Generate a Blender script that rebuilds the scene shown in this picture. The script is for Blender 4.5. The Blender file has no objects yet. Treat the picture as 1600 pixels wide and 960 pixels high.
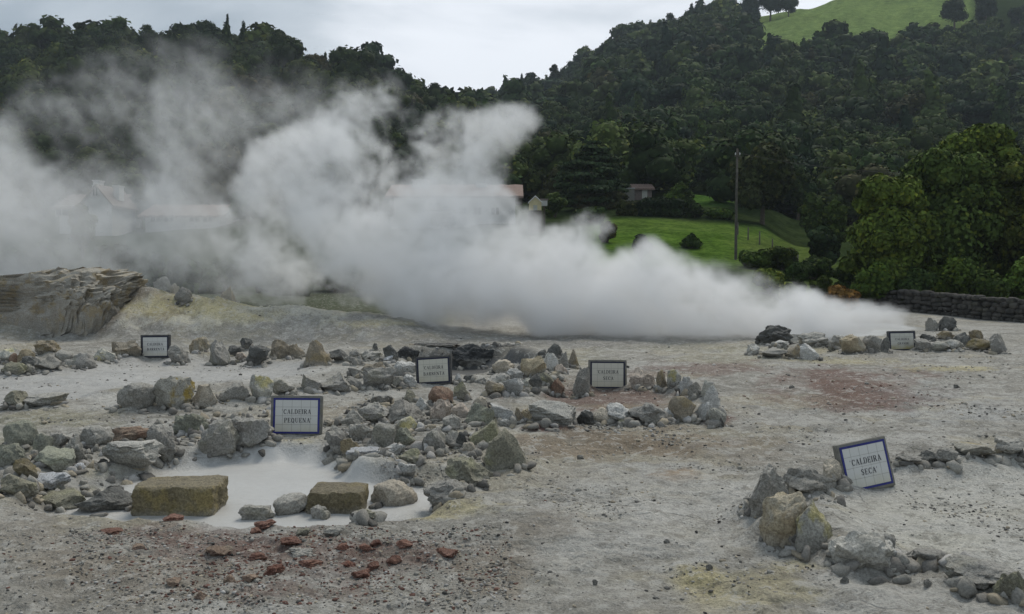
import bpy, math, random
import numpy as np
from mathutils import Vector, Matrix

# ------------------------------------------------------------------ camera, sky, light
S = bpy.context.scene
C = S.collection
HZ = 415.0            # image row of the horizon in the 1600x960 photograph
FL = 1385.0           # focal length in photograph pixels
CAM_H = 2.3
cam = bpy.data.cameras.new('camera')
cam.sensor_width = 36.0
cam.lens = 36.0 * FL / 1600.0
cam.clip_start = 0.1
cam.clip_end = 6000
camo = bpy.data.objects.new('camera', cam)
C.objects.link(camo)
camo.location = (0, 0, CAM_H)
camo.rotation_euler = (math.radians(90) - math.atan((480 - HZ) / FL), 0, 0)
S.camera = camo

SUN_EL, SUN_AZ = math.radians(58), math.radians(-150)   # high, soft, from behind the cloud ahead and to the right
W = bpy.data.worlds.new('World')
S.world = W
W.use_nodes = True
wn, wl = W.node_tree.nodes, W.node_tree.links
wn.clear()
def wnode(t, **k):
    n = wn.new(t)
    for a, b in k.items():
        setattr(n, a, b)
    return n
sky = wnode('ShaderNodeTexSky', sky_type='NISHITA')
sky.sun_disc = False
sky.sun_elevation = SUN_EL
sky.sun_rotation = math.radians(30)
sky.air_density, sky.dust_density = 1.0, 2.0
tc = wnode('ShaderNodeTexCoord')
mp = wnode('ShaderNodeMapping')
mp.inputs['Scale'].default_value = (1.0, 1.0, 2.6)
n1 = wnode('ShaderNodeTexNoise')
n1.inputs['Scale'].default_value = 3.4
n1.inputs['Detail'].default_value = 5
n1.inputs['Roughness'].default_value = 0.5
n1.inputs['Distortion'].default_value = 0.3
wl.new(tc.outputs['Generated'], mp.inputs['Vector'])
wl.new(mp.outputs['Vector'], n1.inputs['Vector'])
# the cloud deck is thinnest (brightest) around one direction
dot = wnode('ShaderNodeVectorMath', operation='DOT_PRODUCT')
wl.new(tc.outputs['Generated'], dot.inputs[0])
bd = Vector(((1010 - 800) / FL, 1.0, (HZ + 60) / FL)).normalized()
dot.inputs[1].default_value = bd
mr = wnode('ShaderNodeMapRange', interpolation_type='SMOOTHSTEP')
mr.inputs['From Min'].default_value = 0.90
mr.inputs['From Max'].default_value = 0.995
wl.new(dot.outputs['Value'], mr.inputs['Value'])
ad = wnode('ShaderNodeMath', operation='MULTIPLY_ADD')
wl.new(n1.outputs['Fac'], ad.inputs[0])
ad.inputs[1].default_value = 2.7
off = wnode('ShaderNodeMath', operation='SUBTRACT')
wl.new(mr.outputs['Result'], off.inputs[0]); off.inputs[1].default_value = 0.76
wl.new(off.outputs[0], ad.inputs[2])
cr = wnode('ShaderNodeValToRGB')
cr.color_ramp.interpolation = 'EASE'
e = cr.color_ramp.elements
e[0].position, e[0].color = 0.22, (0.27, 0.32, 0.37, 1)
e[1].position, e[1].color = 0.95, (0.80, 0.83, 0.88, 1)
x = cr.color_ramp.elements.new(0.52); x.color = (0.45, 0.50, 0.55, 1)
dv = wnode('ShaderNodeMath', operation='MULTIPLY')
wl.new(ad.outputs[0], dv.inputs[0]); dv.inputs[1].default_value = 0.55
wl.new(dv.outputs[0], cr.inputs['Fac'])
sc_ = wnode('ShaderNodeVectorMath', operation='SCALE')
wl.new(cr.outputs['Color'], sc_.inputs[0]); sc_.inputs['Scale'].default_value = 11.0
mx = wnode('ShaderNodeMix', data_type='RGBA')
mx.inputs['Factor'].default_value = 0.93
wl.new(sky.outputs['Color'], mx.inputs[6])
wl.new(sc_.outputs['Vector'], mx.inputs[7])
bg = wnode('ShaderNodeBackground')
bg.inputs['Strength'].default_value = 0.085
wl.new(mx.outputs[2], bg.inputs['Color'])
wo = wnode('ShaderNodeOutputWorld')
wl.new(bg.outputs['Background'], wo.inputs['Surface'])

sl = bpy.data.lights.new('sun', 'SUN')
sl.energy = 1.5
sl.angle = math.radians(25)
sl.color = (1.0, 0.93, 0.82)
so = bpy.data.objects.new('sun', sl)
C.objects.link(so)
so.rotation_euler = (math.radians(90) - SUN_EL, 0, math.radians(150))

S.view_settings.view_transform = 'Standard'
S.view_settings.look = 'None'
S.view_settings.exposure = 0.5
S.view_settings.gamma = 1.0
S.cycles.volume_step_rate = 1.5
S.cycles.volume_max_steps = 256
S.cycles.volume_bounces = 10
S.cycles.max_bounces = 12
S.cycles.diffuse_bounces = 2
S.cycles.use_denoising = True

# ------------------------------------------------------------------ noise (numpy)
_TAB = np.random.default_rng(7).random(65536).astype(np.float32)
def _hash(h):
    h = (h ^ (h >> 15)) * 0x2c1b3c6d
    return _TAB[(h >> 8) & 0xffff]
def vnoise(x, y, z=0.0, seed=0):
    """value noise in -1..1"""
    flat = np.ndim(z) == 0
    x = np.asarray(x, np.float64); y = np.asarray(y, np.float64)
    if flat:
        x = x + float(z) * 17.31
    ix, iy = np.floor(x), np.floor(y)
    fx, fy = (x - ix).astype(np.float32), (y - iy).astype(np.float32)
    fx, fy = fx*fx*(3-2*fx), fy*fy*(3-2*fy)
    hx = ix.astype(np.int64) * 374761393 + seed * 1274126177
    hy = iy.astype(np.int64) * 668265263
    if flat:
        a = _hash(hx + hy); b = _hash(hx + 374761393 + hy)
        c = _hash(hx + hy + 668265263); d = _hash(hx + 374761393 + hy + 668265263)
        u = a + (b - a) * fx; v = c + (d - c) * fx
        return (u + (v - u) * fy) * 2 - 1
    iz = np.floor(z); fz = (z - iz).astype(np.float32); fz = fz*fz*(3-2*fz)
    hz = iz.astype(np.int64) * 1442695041
    r = []
    for dz in (0, 1442695041):
        h = hx + hy + hz + dz
        a = _hash(h); b = _hash(h + 374761393)
        c = _hash(h + 668265263); d = _hash(h + 374761393 + 668265263)
        u = a + (b - a) * fx; v = c + (d - c) * fx
        r.append(u + (v - u) * fy)
    return (r[0] + (r[1] - r[0]) * fz) * 2 - 1
def fbm(x, y, z=0.0, oct=4, seed=0, gain=0.5, lac=2.03):
    a, s, t = 1.0, 0.0, 0.0
    for o in range(oct):
        s = s + a * vnoise(x, y, z, seed + o * 17)
        t += a
        a *= gain
        x, y, z = x * lac + 5.2, y * lac + 1.3, z * lac + 7.7
    return s / t
def sstep(a, b, v):
    t = np.clip((v - a) / (b - a), 0, 1)
    return t * t * (3 - 2 * t)

# ------------------------------------------------------------------ helpers
def tag(o, label=None, cat=None, group=None, kind=None):
    if label: o['label'] = label
    if cat: o['category'] = cat
    if group: o['group'] = group
    if kind: o['kind'] = kind
    return o
def mesh_from(name, V, F, mat=None, smooth=False, parent=None):
    """V (n,3); F (m,k) array with k = 3 or 4, or a list of faces"""
    me = bpy.data.meshes.new(name)
    V = np.asarray(V, dtype=np.float32)
    if isinstance(F, np.ndarray):
        F = F.astype(np.int32)
        m, k = F.shape
        me.vertices.add(len(V)); me.vertices.foreach_set('co', V.ravel())
        me.loops.add(m * k); me.loops.foreach_set('vertex_index', F.ravel())
        me.polygons.add(m)
        me.polygons.foreach_set('loop_start', np.arange(0, m * k, k, dtype=np.int32))
        me.polygons.foreach_set('loop_total', np.full(m, k, dtype=np.int32))
        me.update(calc_edges=True)
        me.validate()
    else:
        me.from_pydata(V.tolist(), [], F)
    if mat is not None: me.materials.append(mat)
    if smooth: me.polygons.foreach_set('use_smooth', np.ones(len(me.polygons), dtype=bool))
    o = bpy.data.objects.new(name, me)
    C.objects.link(o)
    if parent is not None: o.parent = parent
    return o
def empty(name, loc, rot=(0, 0, 0)):
    o = bpy.data.objects.new(name, None)
    o.empty_display_size = 0.2
    C.objects.link(o)
    o.location = loc
    o.rotation_euler = rot
    return o
def px_at(px, Y):
    return (px - 800.0) / FL * Y
def z_at(py, Y):
    return CAM_H + (HZ - py) / FL * Y
def gY(py):
    return CAM_H * FL / (py - HZ)
STEAM = True
# ------------------------------------------------------------------ the stones of the rings: seen extent, stone, shape, label
G1 = 'stones round the far left mud pool'
G2 = 'stones in the curved row left of the small pool sign'
G3 = 'stones round the front left white mud pool'
G4 = 'stones heaped between the white pool and the dark pit'
G5 = 'stones round the dry red-brown hollow'
G6 = 'stones round the front right crusted pool'
G7 = 'stones round the steaming pool at the back right'
G8 = 'stones on the yellow bank'
ROCKS = [
 (G1,3,40,565,585,'olive','flat','flat olive-grey rock lowest of the heap at the far left edge, below the orange slab'),
 (G1,-6,22,544,569,'yellow','lump','pale yellow-green crusted rock cut by the left edge, beside a small orange stone'),
 (G1,12,24,551,566,'rust','round','small round orange stone on the pale crusted rock at the left edge'),
 (G1,28,56,545,566,'ochre','slab','tilted orange-brown slab leaning on a dark rock at far left'),
 (G1,34,58,556,573,'dark','lump','dark rock under the tilted orange slab'),
 (G1,56,92,532,561,'brown','lump','dark brown horned rock standing behind the pale triangular boulder'),
 (G1,53,90,556,581,'grey','cone','pale grey triangular boulder at the front of the far left heap'),
 (G1,84,111,547,568,'grey','round','rounded grey rock just right of the horned brown rock'),
 (G1,96,115,562,574,'grey','round','small low grey stone under the rounded grey rock'),
 (G1,36,51,569,584,'mud','round','small pale stone between the flat olive rock and the triangular boulder'),
 (G1,111,147,551,575,'mud','round','broad rounded grey-brown rock left of the white crusted rock'),
 (G1,146,178,544,567,'yellow','knob','white and yellow knobbly crusted rock two places left of the far left sign'),
 (G1,174,219,532,565,'brown','lump','large brown rock touching the left edge of the far left sign'),
 (G1,262,294,538,560,'ribbed','flat','flat dark layered rock just right of the far left sign'),
 (G1,295,325,526,560,'ochre','knob','knobbly yellow-brown crusted rock between the layered rock and the arched grey rock'),
 (G1,323,358,532,563,'mud','lump','arched grey rock with a hollow in its front'),
 (G1,356,376,540,557,'dark','round','small dark rock right of the arched grey rock'),
 (G1,374,393,528,549,'dark','knob','jagged dark stone, the tallest point in the middle of the far row'),
 (G1,383,421,539,566,'dark','slab','dark wedge-shaped rock sloping down to the right below the jagged stone'),
 (G1,366,387,551,566,'pink','knob','small tan stone lying in front of the dark wedge rock'),
 (G1,415,450,531,562,'brown','facet','angular dark brown boulder leaning left, first of three together in the far row'),
 (G1,447,476,537,561,'brown','facet','squat brown rock between the two larger brown boulders of the far row'),
 (G1,473,516,531,570,'brown','cone','large peaked brown-grey boulder at the right end of the three together'),
 (G1,513,543,546,568,'dark','slab','flat-topped dark grey rock with a pale foot beside the peaked brown boulder'),
 (G4,537,566,556,573,'ribbed','strat','ribbed grey rock of thin layers at the left end of the pit heap'),
 (G4,545,565,546,560,'mud','lump','small pale grey rock above the ribbed layered rock'),
 (G4,563,596,548,564,'mud','lump','low tan-grey rock under the tiny dark peaked stone'),
 (G4,580,591,536,549,'dark','cone','tiny dark peaked stone standing behind the tan-grey rock'),
 (G4,598,621,539,562,'dark','lump','upright dark grey rock left of the black rim of the pit'),
 (G4,597,614,555,564,'bluewhite','slab','small bluish pale slab at the foot of the upright dark rock'),
 (G4,566,603,565,587,'brown','lump','brown-grey rock on top behind the big pitted grey boulder'),
 (G4,568,618,573,611,'mud','facet','big pitted grey boulder left of the white striped rock near the pit sign'),
 (G4,540,572,589,612,'mud','slab','flaky grey rock left of the big pitted boulder'),
 (G4,543,568,574,591,'grey','facet','small light grey rock above the flaky grey rock'),
 (G4,500,549,583,616,'mud','facet','low mud-coated grey-tan rock behind the white pool heap'),
 (G4,468,501,585,613,'mud','facet','pale mud-coated rock right behind the small pool sign'),
 (G4,615,649,563,589,'white','strat','white striped rock leaning against the tilted pit sign'),
 (G4,607,628,588,609,'mud','knob','pale lumpy stone at the foot of the white striped rock'),
 (G4,626,650,585,607,'white','round','whitish rounded stone touching the left foot of the tilted pit sign'),
 (G4,597,609,602,610,'mud','round','very small pale stone between the big pitted boulder and the lumpy stone'),
 (G4,710,721,584,600,'white','cone','small bright white pointed stone right of the tilted pit sign'),
 (G4,722,742,586,599,'dark','round','small dark stone right of the bright white pointed stone'),
 (G4,741,762,589,600,'grey','round','small grey stone on the near lip of the dark pit'),
 (G2,3,40,611,640,'olive','facet','dark olive notched rock at the left end of the second row'),
 (G2,38,96,615,640,'mud','flat','low wide pale mud-coated rock next to the notched rock'),
 (G2,181,242,598,645,'grey','round','big round grey-brown boulder left of the gold-patched boulder'),
 (G2,240,298,586,642,'gold','lump','tall pale boulder with a golden hollow in its face'),
 (G2,297,339,601,640,'cream','cone','tan triangular rock right of the gold-patched boulder'),
 (G2,339,391,598,634,'grey','lump','oval dark grey rock between the tan triangle and the horned rock'),
 (G2,389,424,586,631,'yellow','upright','yellowish rock with a dark upright horn leaning right'),
 (G2,420,457,591,619,'mud','facet','pinkish grey rock above the left corner of the small pool sign'),
 (G3,2,51,658,706,'greenish','round','rounded mossy green-grey boulder at the far left of the white pool'),
 (G3,47,75,678,713,'greenish','round','smaller yellow-green rock against the right side of the mossy boulder'),
 (G3,-14,37,694,733,'greenish','lump','pale yellow-green crusted boulder cut by the left edge'),
 (G3,37,51,711,725,'brown','facet','small tan stone between the pale green boulder and the blue-grey one'),
 (G3,16,53,718,756,'block','facet','brown diamond-shaped stone with a pale rim at the left edge of the white pool'),
 (G3,-10,42,745,779,'olive','flat','dark olive rock at the left edge, just above the front row'),
 (G3,70,102,676,707,'mud','lump','tan-grey arched rock behind the pale green and blue rock'),
 (G3,49,110,702,742,'greenish','facet','big flat-faced rock, pale green on its left and bluish on its right'),
 (G3,95,124,680,725,'grey','knob','knobbly brown-grey rock rising above the flat-faced rock'),
 (G3,122,171,666,705,'grey','round','grey rock with a white top overhanging a dark gap'),
 (G3,171,233,667,695,'rust','flat','flat rust-orange stone lying on top of the long pale boulder'),
 (G3,152,244,689,735,'striated','strat','long pale wrinkled boulder under the rust-orange stone'),
 (G3,105,126,726,740,'bluewhite','round','small bluish stone below the dark gap'),
 (G3,40,101,741,764,'bluewhite','flat','flat bluish grey rock at the mud edge'),
 (G3,71,91,751,766,'olive','lump','little olive stone at the right end of the flat bluish rock'),
 (G3,227,273,664,716,'mud','knob','tall knobbly grey rock right of the rust-orange stone'),
 (G3,269,324,645,682,'greenish','lump','soft grey-green rock set back above a small white stone'),
 (G3,290,313,664,682,'white','round','small rounded white stone in the grey slope left of the sign'),
 (G3,312,369,655,703,'mud','lump','steep mud-coated grey rock second left of the small pool sign'),
 (G3,360,420,653,702,'mud','lump','wide mud-coated grey rock touching the left side of the small pool sign'),
 (G3,41,127,770,801,'olive','flat','low flat dark slab at the left of the front row'),
 (G3,123,216,761,804,'dark','strat','dark layered rock between the low slab and the large brown block'),
 (G3,211,340,753,808,'block','block','large rectangular brown block on the front edge of the white pool'),
 (G3,374,426,790,816,'mud','lump','low muddy lump left of the grey knob in the front gap'),
 (G3,425,476,776,809,'grey','round','squat grey boulder left of the smaller brown block'),
 (G3,480,568,762,805,'block','block','smaller squared brown block in the middle of the front row'),
 (G3,482,513,793,816,'mud','lump','small grey stone leaning on the front of the smaller brown block'),
 (G3,549,584,799,819,'olive','flat','low olive-brown stone at the right foot of the smaller brown block'),
 (G3,577,649,751,794,'cream','round','broad whitish crusted boulder right of the smaller brown block'),
 (G3,659,737,753,785,'mud','knob','low crumbly grey ridge joining the whitish boulder to the olive rocks'),
 (G3,696,768,715,762,'olive','lump','broad olive-brown rock in front of the great olive boulder'),
 (G3,757,828,672,740,'olive','cone','great peaked olive boulder with a sulphur-yellow right flank'),
 (G4,734,781,652,699,'olive','facet','dark olive boulder wedged left behind the great peaked boulder'),
 (G4,728,774,630,666,'greenish','lump','green-grey rock stacked under the cream cone'),
 (G4,739,761,620,640,'cream','cone','small cream cone-shaped stone standing on the green-grey rock'),
 (G4,671,704,624,660,'pink','knob','pinkish cream cauliflower-textured boulder'),
 (G4,706,735,630,654,'pink','round','tan pink stone between the pinkish boulder and the green-grey rock'),
 (G4,669,706,604,634,'rust','round','rounded brown stone with an orange right side'),
 (G4,708,735,597,628,'olive','cone','pointed olive stone beside the rounded brown stone'),
 (G4,692,719,650,674,'grey','lump','grey stone below the tan pink stone'),
 (G4,660,695,671,707,'mud','round','pale rounded boulder nearest the pool below the pinkish boulder'),
 (G4,693,715,674,700,'mud','facet','grey stone with a flat front left of the dark blue-grey stone'),
 (G4,712,729,676,701,'dark','round','small dark blue-grey stone under the olive boulder'),
 (G4,723,742,692,716,'cream','lump','cream and ochre lump below the dark blue-grey stone'),
 (G4,745,760,690,706,'cream','round','small cream stone tucked under the dark olive boulder'),
 (G4,626,648,609,630,'olive','cone','small dark pointed stone on top of the white-edged grey boulder'),
 (G4,647,667,621,642,'white','slab','little dark stone with a white slanting top'),
 (G4,660,690,636,658,'dark','flat','low dark stone in the shade behind the pinkish boulder'),
 (G4,560,612,629,662,'mud','lump','mud-coated grey boulder left of the white-edged one'),
 (G4,580,613,616,634,'mud','lump','small rounded mud lump on the back of the mud-coated boulder'),
 (G4,599,661,627,666,'ribbed','facet','big grey boulder with a white upper edge'),
 (G4,619,651,652,677,'yellow','round','yellow-green stained round stone below the white-edged boulder'),
 (G4,613,647,669,702,'greenish','lump','dark moss-green rock under the yellow-green stained stone'),
 (G4,574,617,660,706,'mud','facet','tan-grey boulder with a wedge face in the middle of the heap'),
 (G4,571,599,690,708,'grey','round','smooth grey stone at the foot of the tan-grey boulder'),
 (G4,510,549,666,714,'ribbed','slab','dark slaty rock tilted up to the right beside the small pool sign'),
 (G4,543,582,662,695,'grey','strat','layered grey rock behind the tan-grey boulder'),
 (G4,529,563,687,720,'brown','strat','brown flaky rock below the dark slaty rock'),
 (G4,541,590,701,730,'bluewhite','facet','bluish white rock at the edge of the white mud'),
 (G4,586,632,694,737,'white','strat','white striped rock tilted up to the right at the edge of the white mud'),
 (G4,622,656,703,727,'olive','lump','tan-green stone right of the tilted white striped rock'),
 (G4,618,648,725,741,'white','flat','flat white stone nearest the white mud'),
 (G4,504,526,655,668,'cream','slab','small pale slab at the right edge of the small pool sign'),
 (G4,532,565,641,669,'grey','facet','grey rock behind the layered grey rock'),
 (G5,770,804,562,586,'cream','facet','cream-grey rock at the near right lip of the dark pit'),
 (G5,792,818,576,594,'white','knob','white lumpy rock left of the big ochre boulder'),
 (G5,812,853,556,590,'ochre','facet','big ochre-yellow boulder with a grey top'),
 (G5,848,872,551,583,'quartz','round','egg-shaped white quartz boulder standing on end'),
 (G5,853,881,537,560,'dark','round','dark grey boulder highest of the heap right of the pit'),
 (G5,841,854,546,559,'dark','round','small dark stone left of the highest dark boulder'),
 (G5,869,889,549,578,'ribbed','upright','ribbed brown-grey rock right of the quartz boulder'),
 (G5,885,904,546,575,'brown','cone','brown-grey rock sloping down at the right end of the heap'),
 (G5,867,886,569,585,'pink','round','pinkish stone below the ribbed rock'),
 (G5,758,786,596,621,'brown','round','round brown stone at the lower left of the heap by the pit'),
 (G5,761,799,583,603,'mud','lump','beige mud-coated rock above the round brown stone'),
 (G5,785,818,590,618,'white','facet','cracked white rock with dark seams'),
 (G5,814,834,591,609,'yellow','knob','yellow-green crusted stone right of the cracked white rock'),
 (G5,826,847,585,614,'dark','upright','dark upright slab leaning among pale stones'),
 (G5,811,829,606,618,'grey','flat','small flat grey stone left of the dark upright slab'),
 (G5,843,866,582,610,'olive','facet','olive squarish rock right of the dark upright slab'),
 (G5,861,882,592,611,'rust','facet','bright orange-red rock at the right foot of the heap'),
 (G5,860,878,580,596,'ochre','cone','yellow stone on top of the orange-red rock'),
 (G5,896,922,573,610,'grey','knob','rough grey rock at the left edge of the dry hollow sign'),
 (G5,985,1023,576,608,'pink','knob','pinkish ribbed boulder right of the dry hollow sign'),
 (G5,1027,1044,577,611,'brown','upright','dark brown upright three-cornered slab'),
 (G5,1043,1065,577,612,'yellow','upright','upright white stone with a yellow stain right of the brown slab'),
 (G5,1061,1084,588,617,'white','facet','white rock curving away right of the yellow-stained upright'),
 (G5,1076,1102,597,624,'grey','knob','dark pitted rock at the back right of the ring'),
 (G5,1097,1118,593,628,'yellow','upright','rock with a yellow cap at the back right corner of the ring'),
 (G5,1102,1128,603,642,'white','upright','tall white boulder at the right side of the ring'),
 (G5,767,808,632,665,'white','slab','wide white slab with a grey speck, first of the ring front'),
 (G5,780,807,655,668,'white','flat','small white stone lying under the wide white slab'),
 (G5,803,817,638,664,'brown','upright','small brown post-like stone right of the wide white slab'),
 (G5,814,831,640,663,'ochre','lump','small orange and black stone beside the post-like stone'),
 (G5,822,900,627,669,'striated','strat','largest pale striped boulder on the front of the dry ring'),
 (G5,898,929,641,667,'dark','facet','dark fractured rock right of the striped boulder'),
 (G5,912,932,642,657,'white','slab','small white wedge on the shoulder of the dark fractured rock'),
 (G5,927,953,638,665,'cream','round','smooth round cream stone on the front of the dry ring'),
 (G5,949,991,631,665,'white','lump','bent white and dark grey rock right of the round cream stone'),
 (G5,967,988,654,666,'olive','round','little olive-grey stone under the bent white rock'),
 (G5,984,1045,629,664,'mud','lump','large speckled grey boulder on the front of the dry ring'),
 (G5,1037,1063,637,660,'white','slab','narrow whitish stone sliding right off the speckled boulder'),
 (G5,1048,1087,619,661,'brown','round','yellow-brown rounded boulder at the front right of the dry ring'),
 (G5,1083,1114,628,661,'white','facet','white and grey angular rock right of the yellow-brown boulder'),
 (G5,1110,1137,638,666,'yellow','slab','cream flat stone at the outer right end of the dry ring'),
 (G6,1169,1232,728,816,'grey','knob','tall furrowed grey rock at the left corner of the right front pool'),
 (G6,1230,1308,731,780,'grey','knob','broad crumbly grey rock behind the furrowed corner rock'),
 (G6,1292,1324,719,766,'cream','lump','white and brown stone touching the left foot of the front sign'),
 (G6,1196,1264,772,862,'ochre','lump','ochre-stained sloping rock in front of the furrowed corner rock'),
 (G6,1247,1309,788,872,'yellow','cone','sharply pointed pale rock'),
 (G6,1309,1408,832,905,'quartz','lump','big lumpy whitish boulder in front of the crusted pool'),
 (G6,1375,1408,838,874,'mud','round','rounded grey hump at the back of the big lumpy boulder'),
 (G6,1399,1424,886,904,'dark','flat','small black flat stone at the right foot of the lumpy boulder'),
 (G6,1422,1495,861,899,'mud','flat','low mud-coated grey rock right of the small black stone'),
 (G6,1488,1592,879,934,'mud','flat','long mud-coated slab running out at the bottom right'),
 (G6,1570,1612,896,950,'olive','lump','dark olive broken rock cut by the right edge at the bottom'),
 (G6,1406,1445,712,741,'mud','lump','low grey rock just right of the front sign'),
 (G6,1439,1472,706,731,'dark','knob','pitted darker grey rock right of the low grey one'),
 (G6,1469,1502,702,731,'grey','round','grey rock left of the brown and white one behind the crusted pool'),
 (G6,1497,1557,694,731,'gold','flat','brown and white rock on the far side of the crusted pool'),
 (G6,1562,1606,685,721,'grey','knob','crumbly grey rock at the right edge behind the crusted pool'),
 (G7,1168,1189,537,557,'quartz','lump','small stone with a white tip at the left end of the near row'),
 (G7,1189,1230,543,561,'grey','facet','long grey angular rock right of the white-tipped stone'),
 (G7,1204,1233,532,547,'white','slab','bright white sloping stone behind the long grey rock'),
 (G7,1228,1259,539,562,'brown','facet','brown cracked rock in the near row'),
 (G7,1252,1281,537,563,'white','upright','white rock hanging down at the right end of the near row'),
 (G7,1182,1236,508,540,'dark','lump','big dark rock dimmed by steam'),
 (G7,1231,1254,522,541,'grey','facet','pale grey rock right of the big steam-dimmed rock'),
 (G7,1248,1296,519,547,'grey','lump','wide grey rock with a dark hollow below it'),
 (G7,1293,1326,523,547,'mud','flat','flat stacked pale rock before the steaming pool'),
 (G7,1314,1353,523,551,'ochre','flat','rock with an ochre-brown foot in the middle of the steaming row'),
 (G7,1347,1377,524,551,'grey','flat','grey rock over a paler one right of the ochre-footed rock'),
 (G7,1375,1393,526,550,'dark','lump','dark rock touching the left side of the far right sign'),
 (G7,1448,1469,496,518,'grey','flat','grey capped rock upper left of the right-hand pile'),
 (G7,1466,1495,494,518,'dark','lump','dark rock with a pale cap, the highest of the right-hand pile'),
 (G7,1442,1469,522,536,'dark','slab','dark slanting rock right behind the far right sign'),
 (G7,1465,1491,517,533,'brown','lump','brown rock in the middle of the right-hand pile'),
 (G7,1489,1517,519,542,'dark','slab','smooth dark slab sloping down right in the right-hand pile'),
 (G7,1431,1453,529,550,'grey','slab','layered grey rock at the right foot of the far right sign'),
 (G7,1451,1483,533,550,'mud','round','low pale rock at the front of the right-hand pile'),
 (G7,1478,1508,531,550,'quartz','round','mottled white and grey rock at the front of the right-hand pile'),
 (G7,1516,1543,515,536,'brown','facet','peaked brown rock right of the smooth dark slab'),
 (G7,1515,1552,529,549,'block','round','dark olive-brown rounded rock below the peaked brown rock'),
 (G7,1547,1573,521,548,'mud','facet','pale grey rock at the right end of the right-hand pile'),
 (G8,344,369,450,472,'cream','upright','lone yellowish stone standing on the crest of the yellow bank'),
 (G8,274,298,489,509,'grey','round','grey boulder half sunk in the yellow bank above the far left sign'),
 (G8,220,246,430,455,'grey','facet','grey boulder right behind the end of the big outcrop'),
 (G8,240,268,436,460,'mud','lump','pale rock second from the big outcrop on the bank'),
 (G8,264,282,446,463,'cream','facet','smaller tan rock third from the big outcrop on the bank'),
]
# ------------------------------------------------------------------ node helper for materials
class NT:
    def __init__(s, name, rough=0.9):
        s.m = bpy.data.materials.new(name); s.m.use_nodes = True
        s.n, s.l = s.m.node_tree.nodes, s.m.node_tree.links
        s.b = s.n['Principled BSDF']; s.b.inputs['Roughness'].default_value = rough
        s.b.inputs['Specular IOR Level'].default_value = 0.25
        s.tc = s.n.new('ShaderNodeTexCoord')
    def lk(s, a, b): s.l.new(a, b); return b
    def put(s, sock, v):
        if hasattr(v, 'is_linked') or hasattr(v, 'links'): s.l.new(v, sock)
        elif isinstance(v, tuple) and len(v) == 3 and sock.type == 'RGBA': sock.default_value = (*v, 1)
        else: sock.default_value = v
    def noise(s, scale, detail=4, rough=0.55, vec=None, dist=0.0, out='Fac'):
        t = s.n.new('ShaderNodeTexNoise'); t.inputs['Scale'].default_value = scale
        t.inputs['Detail'].default_value = detail; t.inputs['Roughness'].default_value = rough; t.inputs['Distortion'].default_value = dist
        s.l.new(vec or s.tc.outputs['Object'], t.inputs['Vector']); return t.outputs[out]
    def vor(s, scale, vec=None, out='Distance', rnd=1.0, feat='F1'):
        t = s.n.new('ShaderNodeTexVoronoi'); t.feature = feat; t.inputs['Scale'].default_value = scale; t.inputs['Randomness'].default_value = rnd
        s.l.new(vec or s.tc.outputs['Object'], t.inputs['Vector']); return t.outputs[out]
    def scalev(s, v, vec=None, off=None):
        t = s.n.new('ShaderNodeMapping'); t.inputs['Scale'].default_value = v
        s.l.new(vec or s.tc.outputs['Object'], t.inputs['Vector']);
        if off is not None: s.l.new(off, t.inputs['Location'])
        return t.outputs[0]
    def ramp(s, fac, a, b, lo=0.0, hi=1.0):
        t = s.n.new('ShaderNodeMapRange'); t.interpolation_type = 'SMOOTHSTEP'
        t.inputs['From Min'].default_value = a; t.inputs['From Max'].default_value = b
        t.inputs['To Min'].default_value = lo; t.inputs['To Max'].default_value = hi
        s.l.new(fac, t.inputs['Value']); return t.outputs[0]
    def mix(s, f, a, b, mode='MIX'):
        t = s.n.new('ShaderNodeMix'); t.data_type = 'RGBA'; t.blend_type = mode
        s.put(t.inputs['Factor'], f); s.put(t.inputs[6], a); s.put(t.inputs[7], b); return t.outputs[2]
    def math(s, op, a, b=0.5, c=None):
        t = s.n.new('ShaderNodeMath'); t.operation = op
        s.put(t.inputs[0], a); s.put(t.inputs[1], b)
        if c is not None: s.put(t.inputs[2], c)
        return t.outputs[0]
    def attr(s, name, out='Color'):
        t = s.n.new('ShaderNodeAttribute'); t.attribute_name = name; return t.outputs[out]
    def rnd(s):
        t = s.n.new('ShaderNodeObjectInfo'); return t.outputs['Random']
    def up(s):
        g = s.n.new('ShaderNodeNewGeometry'); x = s.n.new('ShaderNodeSeparateXYZ'); s.l.new(g.outputs['Normal'], x.inputs[0]); return x.outputs[2]
    def col(s, c): s.put(s.b.inputs['Base Color'], c)
    def bump(s, h, st=0.5, d=0.02):
        t = s.n.new('ShaderNodeBump'); t.inputs['Strength'].default_value = st; t.inputs['Distance'].default_value = d
        s.l.new(h, t.inputs['Height']); s.l.new(t.outputs[0], s.b.inputs['Normal'])

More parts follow.
